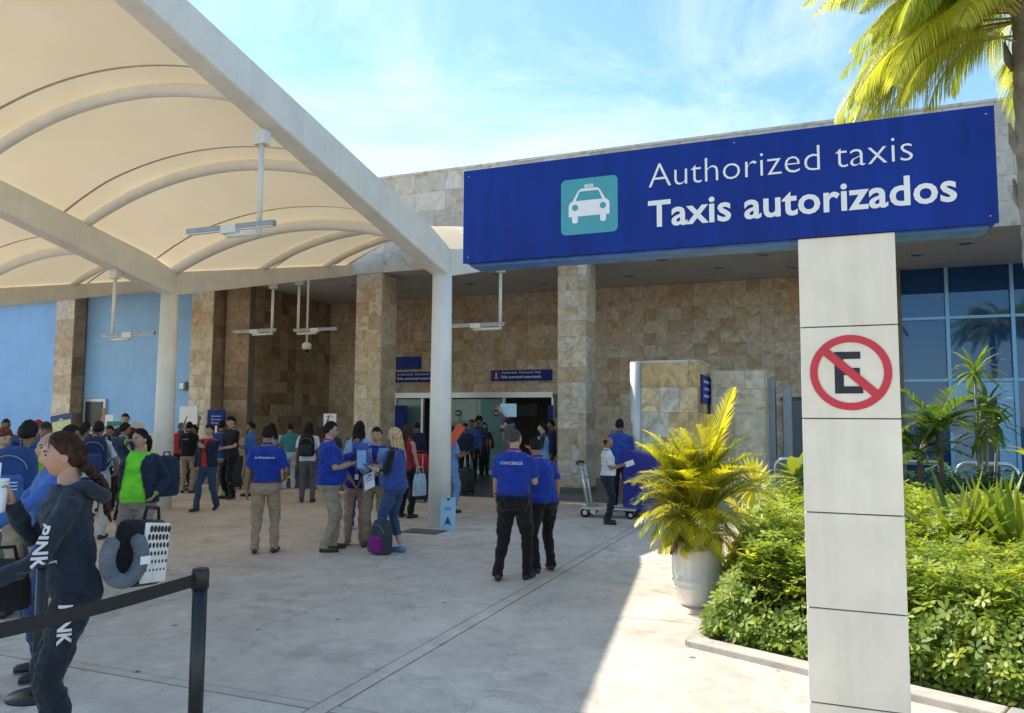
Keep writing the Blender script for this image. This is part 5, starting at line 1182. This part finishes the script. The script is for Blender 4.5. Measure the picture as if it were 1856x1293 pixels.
# queue barriers
def stanchion(p, label, h=.92, r=.036):
    t = thing('belt_post', label, 'barrier post', p, group='queue barrier posts')
    bm = bmesh.new(); tube(bm, [(0, 0, .02), (0, 0, h-.10)], r, 24); smooth(obj('post', bm, mat('post_black', (.022, .025, .028), .35, .2, var=.1), t))
    bm = bmesh.new(); tube(bm, [(0, 0, h-.10), (0, 0, h-.02), (0, 0, h)], [r*1.18, r*1.18, r*1.05], 24); smooth(obj('cassette', bm, M_blk, t)); bm = bmesh.new(); tube(bm, [(0, 0, 0), (0, 0, .018), (0, 0, .028)], [.17, .17, .05], 28); smooth(obj('base', bm, M_blk, t))
    return t
M_belt = mat('belt_black_web', (.014, .015, .016), .8, var=.1, bump=.2, bscale=200)
pp = spot(374, dep=3.95); stanchion(pp, 'black belt barrier post in the left foreground', 1.0)
def belt(a, b, label, w_=.062):
    a, b = Vector(a), Vector(b); t = thing('barrier_belt', label, 'belt', a); d = b-a; n = 14; bm = bmesh.new(); pr = None
    nn = Vector((d.y, -d.x, 0)).normalized()*.0015
    for k in range(n+1):
        q = d*(k/n)+Vector((0, 0, -.03*math.sin(math.pi*k/n))); row = [bm.verts.new(q+nn*s1+Vector((0, 0, s2*w_/2))) for s1, s2 in ((-1, -1), (-1, 1), (1, 1), (1, -1))]
        if pr:
            for j in range(4): bm.faces.new((pr[j], pr[(j+1) % 4], row[(j+1) % 4], row[j]))
        else: bm.faces.new(row)
        pr = row
    bm.faces.new(pr[::-1]); bmesh.ops.recalc_face_normals(bm, faces=bm.faces[:]); obj('webbing', bm, M_belt, t)
e = gp(-40, 1143, .93); dirb = Vector((e.x-pp.x, e.y-pp.y, 0)).normalized()
belt(Vector((pp.x, pp.y, .945))+dirb*.045, Vector((e.x, e.y, .935))+dirb*.6, 'black webbing belt stretched from the foreground post to the left edge')
pl2 = spot(-30, dep=4.9); stanchion(pl2, 'black belt barrier post just outside the left edge')
pr2 = spot(93, dep=5.0); stanchion(pr2, 'belt barrier post hidden behind the hooded woman', .9); dv = (pr2-pl2).normalized()
belt(Vector((pl2.x, pl2.y, .86))+dv*.045, Vector((pr2.x, pr2.y, .86))-dv*.045, 'black belt behind the hooded woman at the left edge')

# ------------------------------------------------------------------ planting
class Leaves:
    def __init__(s): s.V = []; s.F = []; s.R = []
    def strip(s, b, d, ln, w_, droop=.3, side=None, rnd=.5, seg=3, prof=(.35, 1, .8, 0), fold=.0):
        """one leaf blade: base, direction, length, width, bending down by gravity"""
        d = d.normalized(); sd = side if side is not None else d.cross(Vector((0, 0, 1)))
        if sd.length < 1e-3: sd = Vector((1, 0, 0))
        sd = sd.normalized(); p = Vector(b); n0 = len(s.V); cur = d.copy(); up = sd.cross(d)
        for k in range(seg+1):
            t = k/seg; x = t*(len(prof)-1); i0 = min(int(x), len(prof)-2); wd = w_*(prof[i0]*(1-(x-i0))+prof[i0+1]*(x-i0))/2
            if k == seg and prof[-1] == 0: s.V.append(p[:])
            else: s.V.append((p-sd*wd+up*fold*wd)[:]); s.V.append((p+sd*wd+up*fold*wd)[:])
            p = p+cur*(ln/seg); cur = (cur+Vector((0, 0, -droop/seg))).normalized()
        for k in range(seg):
            a = n0+2*k
            if k == seg-1 and prof[-1] == 0: s.F.append((a, a+1, a+2))
            else: s.F.append((a, a+1, a+3, a+2))
            s.R.append(rnd)
    def obj(s, name, m, parent=None):
        me = bpy.data.meshes.new(name); me.from_pydata(s.V, [], s.F); at = me.attributes.new('rnd', 'FLOAT', 'FACE'); at.data.foreach_set('value', s.R); me.update()
        o = obj(name, me, m, parent); smooth(o); return o
RU = random.uniform
M_hedge = leaf_mat('hedge_leaf', (.11, .20, .03), (.46, .52, .07), .45, .42, .35)
M_hedge_shade = leaf_mat('hedge_leaf_shade', (.025, .085, .02), (.07, .18, .04), .3, .3)  # darker copy of the hedge leaf: shade by the railing put into the colour
def whorl(Lv, p, up, s, r):
    n = random.choice((6, 7, 7, 8)); a0 = RU(0, 6.28); up = up.normalized()
    x = up.orthogonal().normalized(); y = up.cross(x)
    for k in range(n):
        a = a0+k*6.283/n; d = (x*math.cos(a)+y*math.sin(a))*1.0+up*RU(.0, .55)
        Lv.strip(p+d*.012, d, s*RU(.6, 1.3), s*.42, RU(.3, .8), up.cross(d), min(max(r+RU(-.25, .25), 0), 1), 3, (.12, .85, 1, .0), .18)
def hedge(label, cells, hfun, m, spacing=.085, size=.085, layers=3):
    t = thing('hedge', label, 'hedge', (0, 0, 0)); Lv = Leaves(); st = bmesh.new()
    for (x0, x1, y0, y1) in cells:
        nx, ny = int((x1-x0)/spacing), int((y1-y0)/spacing)
        for i_ in range(nx):
            for j in range(ny):
                x, y = x0+(i_+RU(.1, .9))*spacing, y0+(j+RU(.1, .9))*spacing; h, e = hfun(x, y)
                if h < .08: continue
                for q in range(layers+(2 if e < .22 else 0)):
                    z = h*RU(.86, 1.16) if q == 0 else h*RU(.18 if e < .3 else .6, .97)
                    out = Vector((RU(-.5, .5), RU(-.5, .5), 1.0))
                    if e < .25: out += Vector((-.7, -1.0, 0))*RU(.3, 1.2)
                    whorl(Lv, Vector((x, y, z)), out, size*RU(.8, 1.2), RU(.15, 1.) if q == 0 else RU(0, .5))
                if (i_+j) % 4 == 0: tube(st, [(x, y, .02), (x+RU(-.04, .04), y+RU(-.04, .04), h*.5), (x+RU(-.06, .06), y, h*.9)], [.009, .007, .003], 5)
    f = Lv.obj('foliage', m, t); f['kind'] = 'stuff'; q = obj('stems', st, mat('stem_brown', (.12, .085, .05), .8), t); q['kind'] = 'stuff'
def edge_front(x): return 6.50-.41*(x+.8)       # line just behind the front kerb
def lump(x, y): return .08*math.sin(2.3*x+1.1*y)+.06*math.sin(4.7*y-1.9*x)+.04*math.sin(7*x)
def h1(x, y):
    e = min(y-edge_front(x)+.10, (x+.92)*1.0)
    if e < 0: return 0, e
    if 1.75 < x < 3.6 and 7.9 < y < 10.3: return 0, 1
    return min(.64, .16+1.15*e)+lump(x, y)*1.1+.02*(y-6.5), e
hedge('sunlit hedge of glossy whorled leaves filling the bed behind the pillar', [(-.94, 2.6, 4.9, 9.0)], h1, M_hedge, .066, .064, 3)
def h2(x, y):
    if 1.75 < x < 3.6 and y < 10.3: return 0, 1
    return .66+lump(x, y)*.8+.02*(y-9), min(1, x+.9)
hedge('sunlit hedge running back toward the railing', [(-.86, 4.6, 9.0, 12.6)], h2, M_hedge, .09, .074, 2)
hedge('hedge along the railing with its shade put into darker green leaves', [(-.6, 6.5, 13.0, 14.6)], lambda x, y: (.78+lump(x, y), 1), M_hedge_shade, .11, .09, 2)
hedge('hedge at the right edge of the bed', [(2.6, 4.4, 4.2, 7.8)], lambda x, y: (min(.6, .3+1.5*max(0, y-edge_front(x)))+lump(x, y)*.8 if y > edge_front(x) else 0, y-edge_front(x)), M_hedge, .085, .068, 3)
M_palm = leaf_mat('palm_leaf_yellow', (.36, .38, .03), (.78, .73, .08), .48, .36)
M_palmg = leaf_mat('palm_leaf_green', (.10, .20, .03), (.42, .44, .05), .42, .32)
M_rach = mat('palm_rachis', (.42, .33, .07), .5, var=.2)
def frond(parent, base, az_, el, ln, droop, nl, ll, lw, m, r0=.5, vshape=.5, leafdroop=.5, twist=0., nm='frond', rr=.008, hang=0.):
    d = Vector((math.cos(az_)*math.cos(el), math.sin(az_)*math.cos(el), math.sin(el))); p = Vector(base); pts = [p.copy()]; dirs = [d.copy()]; n = 16
    for k in range(n):
        p = p+d*(ln/n); d = (d+Vector((0, 0, -droop/n*(.4+1.2*k/n)))).normalized(); pts.append(p.copy()); dirs.append(d.copy())
    Lv = Leaves()
    for k in range(nl):
        t = .16+.84*(k+.5)/nl; x = t*n; i0 = min(int(x), n-1); q = pts[i0].lerp(pts[i0+1], x-i0); dd = dirs[i0]
        sd = dd.cross(Vector((0, 0, 1))); sd = sd.normalized() if sd.length > .05 else Vector((-math.sin(az_), math.cos(az_), 0)); up = sd.cross(dd)
        if twist: M_ = Matrix.Rotation(twist, 3, dd); sd = M_ @ sd; up = M_ @ up
        w_ = math.sin(math.pi*min(1, .12+t*.88))**.6
        for s_ in (-1, 1):
            v = sd*s_*1.0+dd*(.55+.5*t)+up*(vshape+RU(-.12, .12))
            Lv.strip(q, v, ll*w_*RU(.88, 1.1), lw, leafdroop*RU(.6, 1.4)+hang, None, min(max(r0+RU(-.3, .3), 0), 1), 4 if hang else 3, (.5, 1, .75, .0))
    f = Lv.obj(nm, m, parent)
    bm = bmesh.new(); tube(bm, pts, [rr*(1-.8*k/n) for k in range(n+1)], 6); smooth(obj('rachis', bm, M_rach, f))
    return f
def fan_leaf(parent, base, az_, el, stalk, R0, m, n=26, r0=.5, spread=2.6, fold=.9):
    d = Vector((math.cos(az_)*math.cos(el), math.sin(az_)*math.cos(el), math.sin(el))); hub = Vector(base)+d*stalk
    sd = d.cross(Vector((0, 0, 1))).normalized(); Lv = Leaves()
    for k in range(n):
        a = -spread+2*spread*k/(n-1); v = d*math.cos(a)+sd*math.sin(a)
        Lv.strip(hub, v, R0*(1-.15*abs(a)/spread)*RU(.93, 1.05), R0*2*spread/n*fold, .25, None, min(max(r0+RU(-.2, .2), 0), 1), 4, (.05, .62, 1.0, .6, 0), .25*(-1)**k)
    f = Lv.obj('fan_leaf', m, parent); bm = bmesh.new(); tube(bm, [base, Vector(base).lerp(hub, .5)+Vector((0, 0, .02)), hub], [.010, .007, .005], 6); smooth(obj('stalk', bm, M_rach, f)); return f
# potted areca palm
p = gp(1264, 1096); pot = thing('plant_pot', 'tall white round planter with two raised rings at the bed corner', 'planter', p)
M_pot = mat('pot_white', (.80, .77, .69), .5, var=.10, scale=5, bump=.12, bscale=30, streak=.14)
bm = bmesh.new(); prof = [(0, .145), (.012, .165), (.06, .198), (.13, .222), (.165, .228), (.172, .238), (.19, .238), (.197, .230), (.225, .231), (.232, .241), (.25, .241), (.257, .233), (.40, .236), (.58, .238), (.60, .245), (.62, .243), (.62, .215), (.56, .21)]
tube(bm, [(0, 0, z) for z, r_ in prof], [r_ for z, r_ in prof], 40, cap=False); bm.faces.ensure_lookup_table(); smooth(obj('pot', bm, M_pot, pot)); bm = bmesh.new(); tube(bm, [(0, 0, .005), (0, 0, .57)], .135, 20); 
bm.free(); tubeo('soil', [(0, 0, .50), (0, 0, .575)], .212, M_soil, pot, 24)
ap = thing('potted_palm', 'yellow green areca palm growing in the white planter', 'palm', (p.x, p.y, .57))
for k in range(9): tubeo('stem', [(RU(-.10, .10), RU(-.10, .10), -.02), (RU(-.14, .14), RU(-.14, .14), .32), (RU(-.2, .2), RU(-.2, .2), .55)], [.014, .011, .008], M_rach, ap, 7)
for k in range(96):
    a = RU(0, 6.283); el = RU(.75, 1.5); frond(ap, (RU(-.09, .09), RU(-.09, .09), RU(.05, .45)), a, el, RU(.52, .88), RU(.9, 2.1), 38, RU(.20, .30), .011, M_palm if random.random() < .72 else M_palmg, RU(.2, .9), RU(.1, .45), RU(.5, 1.0))
for k in range(44):
    a = RU(0, 6.283); frond(ap, (RU(-.06, .06), RU(-.06, .06), RU(.0, .30)), a, RU(.2, .9), RU(.42, .68), RU(1.6, 2.6), 30, RU(.18, .26), .011, M_palm if k % 4 else M_palmg, RU(.1, .8), .1, 1.1)
for k in range(5): frond(ap, (RU(-.05, .05), RU(-.05, .05), RU(.0, .1)), RU(3.3, 5.2), RU(.3, .7), .42, 2.6, 22, .18, .012, mat('dry_palm', (.30, .15, .05), .8), .5, .1, 1.2)
cdir = math.atan2(RT.y, RT.x)
frond(ap, (.0, .0, .30), cdir+.25, 1.28, 1.28, .45, 46, .34, .014, M_palm, .75, .15, .25)
frond(ap, (-.05, .0, .30), cdir+math.pi-.1, 1.1, .85, .95, 40, .30, .014, M_palm, .7, .2, .4)
frond(ap, (-.05, .0, .20), cdir+math.pi-.3, .9, .72, 1.2, 36, .27, .014, M_palm, .6, .2, .5)
frond(ap, (.05, .0, .25), cdir-.1, .75, 1.0, 1.1, 38, .28, .014, M_palm, .5, .2, .5)
frond(ap, (.0, .05, .2), cdir+1.8, 1.1, 1.1, .7, 40, .30, .014, M_palmg, .6, .2, .4)
fp = thing('fan_palm', 'small fan palm with round yellow leaves behind the potted palm', 'palm', (p.x+.62, p.y+1.0, .05))
tubeo('trunk', [(0, 0, 0), (0, 0, .3), (.02, 0, .55)], [.05, .04, .03], mat('palm_trunk', (.14, .10, .065), .9, bump=.8, bscale=30), fp)
fan_leaf(fp, (.0, 0, .5), cdir+2.0, 1.15, .55, .40, M_palm, 30, .9); fan_leaf(fp, (.02, 0, .5), cdir+.1, .75, .55, .36, M_palmg, 26, .4); fan_leaf(fp, (0, 0, .5), cdir-.4, .45, .6, .36, M_palmg, 26, .2); fan_leaf(fp, (0, 0, .5), cdir+2.8, .7, .45, .34, M_palm, 26, .6)
# railing hoops
M_rail = mat('rail_steel', (.50, .58, .62), .25, .8, var=.05)
def hoop(x0, x1, y, label, h=1.05):
    t = thing('rail_hoop', label, 'railing', (x0, y, 0), group='steel hoop railings'); w_ = x1-x0; r_ = .16; P = [(0, 0, 0), (0, 0, h-r_)]
    P += [(r_-r_*math.cos(a), 0, h-r_+r_*math.sin(a)) for a in np.linspace(.2, math.pi/2, 6)]; P += [(w_-r_+r_*math.sin(a), 0, h-r_+r_*math.cos(a)) for a in np.linspace(0, math.pi/2-.2, 6)]; P += [(w_, 0, h-r_), (w_, 0, 0)]
    tubeo('hoop', P, .040, M_rail, t, 14); tubeo('lower_rail', [(.04, 0, .55), (w_-.04, 0, .55)], .025, M_rail, t, 10)
for a, b, lab in ((1405, 1520, 'steel hoop railing left of the pillar'), (1610, 1720, 'steel hoop railing just right of the pillar'), (1734, 1843, 'steel hoop railing in front of the dracaena')):
    hoop(onY(a, 850, 15.0).x, onY(b, 850, 15.0).x, 15.0, lab)
# dracaena, small palms, strap plants
M_drac = leaf_mat('dracaena_leaf', (.04, .14, .025), (.30, .34, .05), .4, .35)
def rosette(parent, c, n, ln, w_, m, el=(-.3, 1.2), droop=.9, r0=.5, nm='leaf_rosette', prof=(.25, 1, .85, 0)):
    Lv = Leaves()
    for k in range(n):
        a = RU(0, 6.283); e = RU(*el); d = Vector((math.cos(a)*math.cos(e), math.sin(a)*math.cos(e), math.sin(e))); Lv.strip(Vector(c)+d*.02, d, ln*RU(.8, 1.15), w_, droop*RU(.5, 1.3), None, min(max(r0+RU(-.4, .4), 0), 1), 4, prof, .25)
    return Lv.obj(nm, m, parent)
M_trunk = MC['palm_trunk']; M_dst = mat('dracaena_stem', (.30, .29, .25), .8, var=.2)
b0 = onY(1775, 860, 14.2); t = thing('dracaena', 'tall thin dracaena with tufts of long leaves in front of the dark door', 'plant', (b0.x, 14.2, 0))
for (dx_, top, n_) in ((0, 675, 40), (.14, 735, 34), (.28, 770, 30), (.05, 790, 26)):
    zt = onY(1775, top, 14.2).z; tubeo('stem', [(dx_*.5, 0, 0), (dx_*.8, .03, zt*.5), (dx_, 0, zt)], [.032, .026, .018], M_dst, t, 8); rosette(t, (dx_, 0, zt), n_, .50, .075, M_drac, (-.7, 1.1), 1.0, .55)
for px, top, lab in ((1700, 745, 'small fan shaped palm left of the dracaena before the blue windows'), (1665, 790, 'low feathery palm close to the pillar')):
    q = onY(px, top, 13.6); t = thing('small_palm', lab, 'palm', (q.x, 13.6, 0)); zt = q.z-.25; tubeo('trunk', [(0, 0, 0), (.01, 0, zt*.6), (0, 0, zt)], [.06, .045, .04], M_trunk, t, 10)
    for k in range(15): frond(t, (0, 0, zt), k*2.4, RU(.1, 1.1), RU(.7, 1.0), RU(.8, 1.7), 30, .32, .028, M_drac if k % 3 else M_palmg, .25, .25, .5)
for px, py, Y, s_, lab in ((1735, 985, 8.9, 1., 'strap leaved plant with upright striped blades in the hedge gap'), (1800, 975, 9.3, .9, 'strap leaved plant right of the striped one'), (1850, 985, 8.6, .95, 'strap leaved plant at the right edge')):
    q = gp(px, py); q = Vector((onY(px, 900, Y).x, Y, 0)); t = thing('strap_plant', lab, 'plant', q, group='strap leaved plants'); rosette(t, (0, 0, .30), 44, 1.0*s_, .085, M_drac, (.45, 1.45), .55, .6, 'blades', (.8, 1, .8, 0)); tubeo('crown_base', [(0, 0, 0), (0, 0, .34)], [.06, .05], M_dst, t, 8)
q = onY(1880, 760, 11.5); t = thing('broadleaf_plant', 'broad yellow green leaves cut by the right edge', 'plant', (q.x, 11.5, 0)); tubeo('stem', [(0, 0, 0), (0, 0, 1.3)], [.05, .03], M_dst, t, 8); rosette(t, (0, 0, 1.25), 9, .55, .20, M_palmg, (.2, 1.3), .9, .8)
q = onY(1440, 810, 12.5); t = thing('broadleaf_plant', 'green broad leaved plant left of the pillar by the grey door', 'plant', (q.x, 12.5, 0)); tubeo('stem', [(0, 0, 0), (0, 0, .95)], [.04, .03], M_dst, t, 8); rosette(t, (0, 0, .9), 9, .5, .20, M_drac, (.2, 1.3), .8, .6)
# big feather palm above the sign
q = onY(1866, 200, 9.0); t = thing('palm_tree', 'tall feather palm with long drooping yellow green fronds above the sign', 'palm tree', (q.x, 9.0, 0))
ZP = 6.35
bm = bmesh.new(); P = [(.0+.03*math.sin(z), 0, z) for z in np.linspace(0, ZP, 60)]; tube(bm, P, [(.115+.02*((k*7) % 5)/5-.0004*k) for k in range(60)], 16); smooth(obj('trunk', bm, mat('palm_bark', (.26, .22, .18), .9, var=.4, scale=6, bump=1., bscale=14), t))
for k in range(14):
    a = k*2.4; z = ZP-2.6+k*.18; bm = bmesh.new(); tube(bm, [(.09*math.cos(a), .09*math.sin(a), z), (.16*math.cos(a), .16*math.sin(a), z+.12), (.19*math.cos(a), .19*math.sin(a), z+.32)], [.06, .045, .01], 6, (1, .4)); obj('leaf_scar', bm, MC['palm_bark'], t)
M_qp = leaf_mat('queen_palm_leaf', (.14, .25, .04), (.62, .62, .10), .48, .35)
lft = cdir+math.pi
for k in range(66):
    a = lft+RU(-1.15, 1.15) if k < 42 else RU(0, 6.283)
    if k < 46: frond(t, (0, 0, ZP-RU(0, .5)), a, RU(-.1, .85), RU(1.6, 2.45), RU(1.4, 2.5), 110, RU(.45, .65), .011, M_qp, RU(.25, .9), .1, .8, RU(-.5, .5), rr=.016, hang=1.4)
    else: frond(t, (0, 0, ZP-RU(.1, .9)), a, RU(.1, .8), RU(1.3, 1.9), RU(2.2, 3.2), 80, RU(.40, .55), .011, M_qp, RU(.3, 1.), .1, .9, RU(-.5, .5), rr=.014, hang=1.4)
# the palms across the forecourt that the windows mirror
def copy_tree(o, parent=None):
    c = o.copy(); COL.objects.link(c); c.parent = parent
    for ch in o.children: copy_tree(ch, c)
    return c
for px, Y, sc_, lab in ((1800, -7.0, 1.25, 'feather palm across the forecourt, mirrored in the middle window panes'), (1870, -10.0, 1.4, 'farther feather palm across the forecourt, mirrored in the right window panes'), (1560, -16.0, 1.3, 'distant feather palm across the forecourt behind the pillar reflection')):
    v = onY(px, 620, 2*YB-Y); c = copy_tree(t); c.location = (v.x, Y, 0); c.scale = (sc_,)*3; c.rotation_euler.z = 2+px*.01; c['label'] = lab; c['group'] = 'feather palms'
t['group'] = 'feather palms'
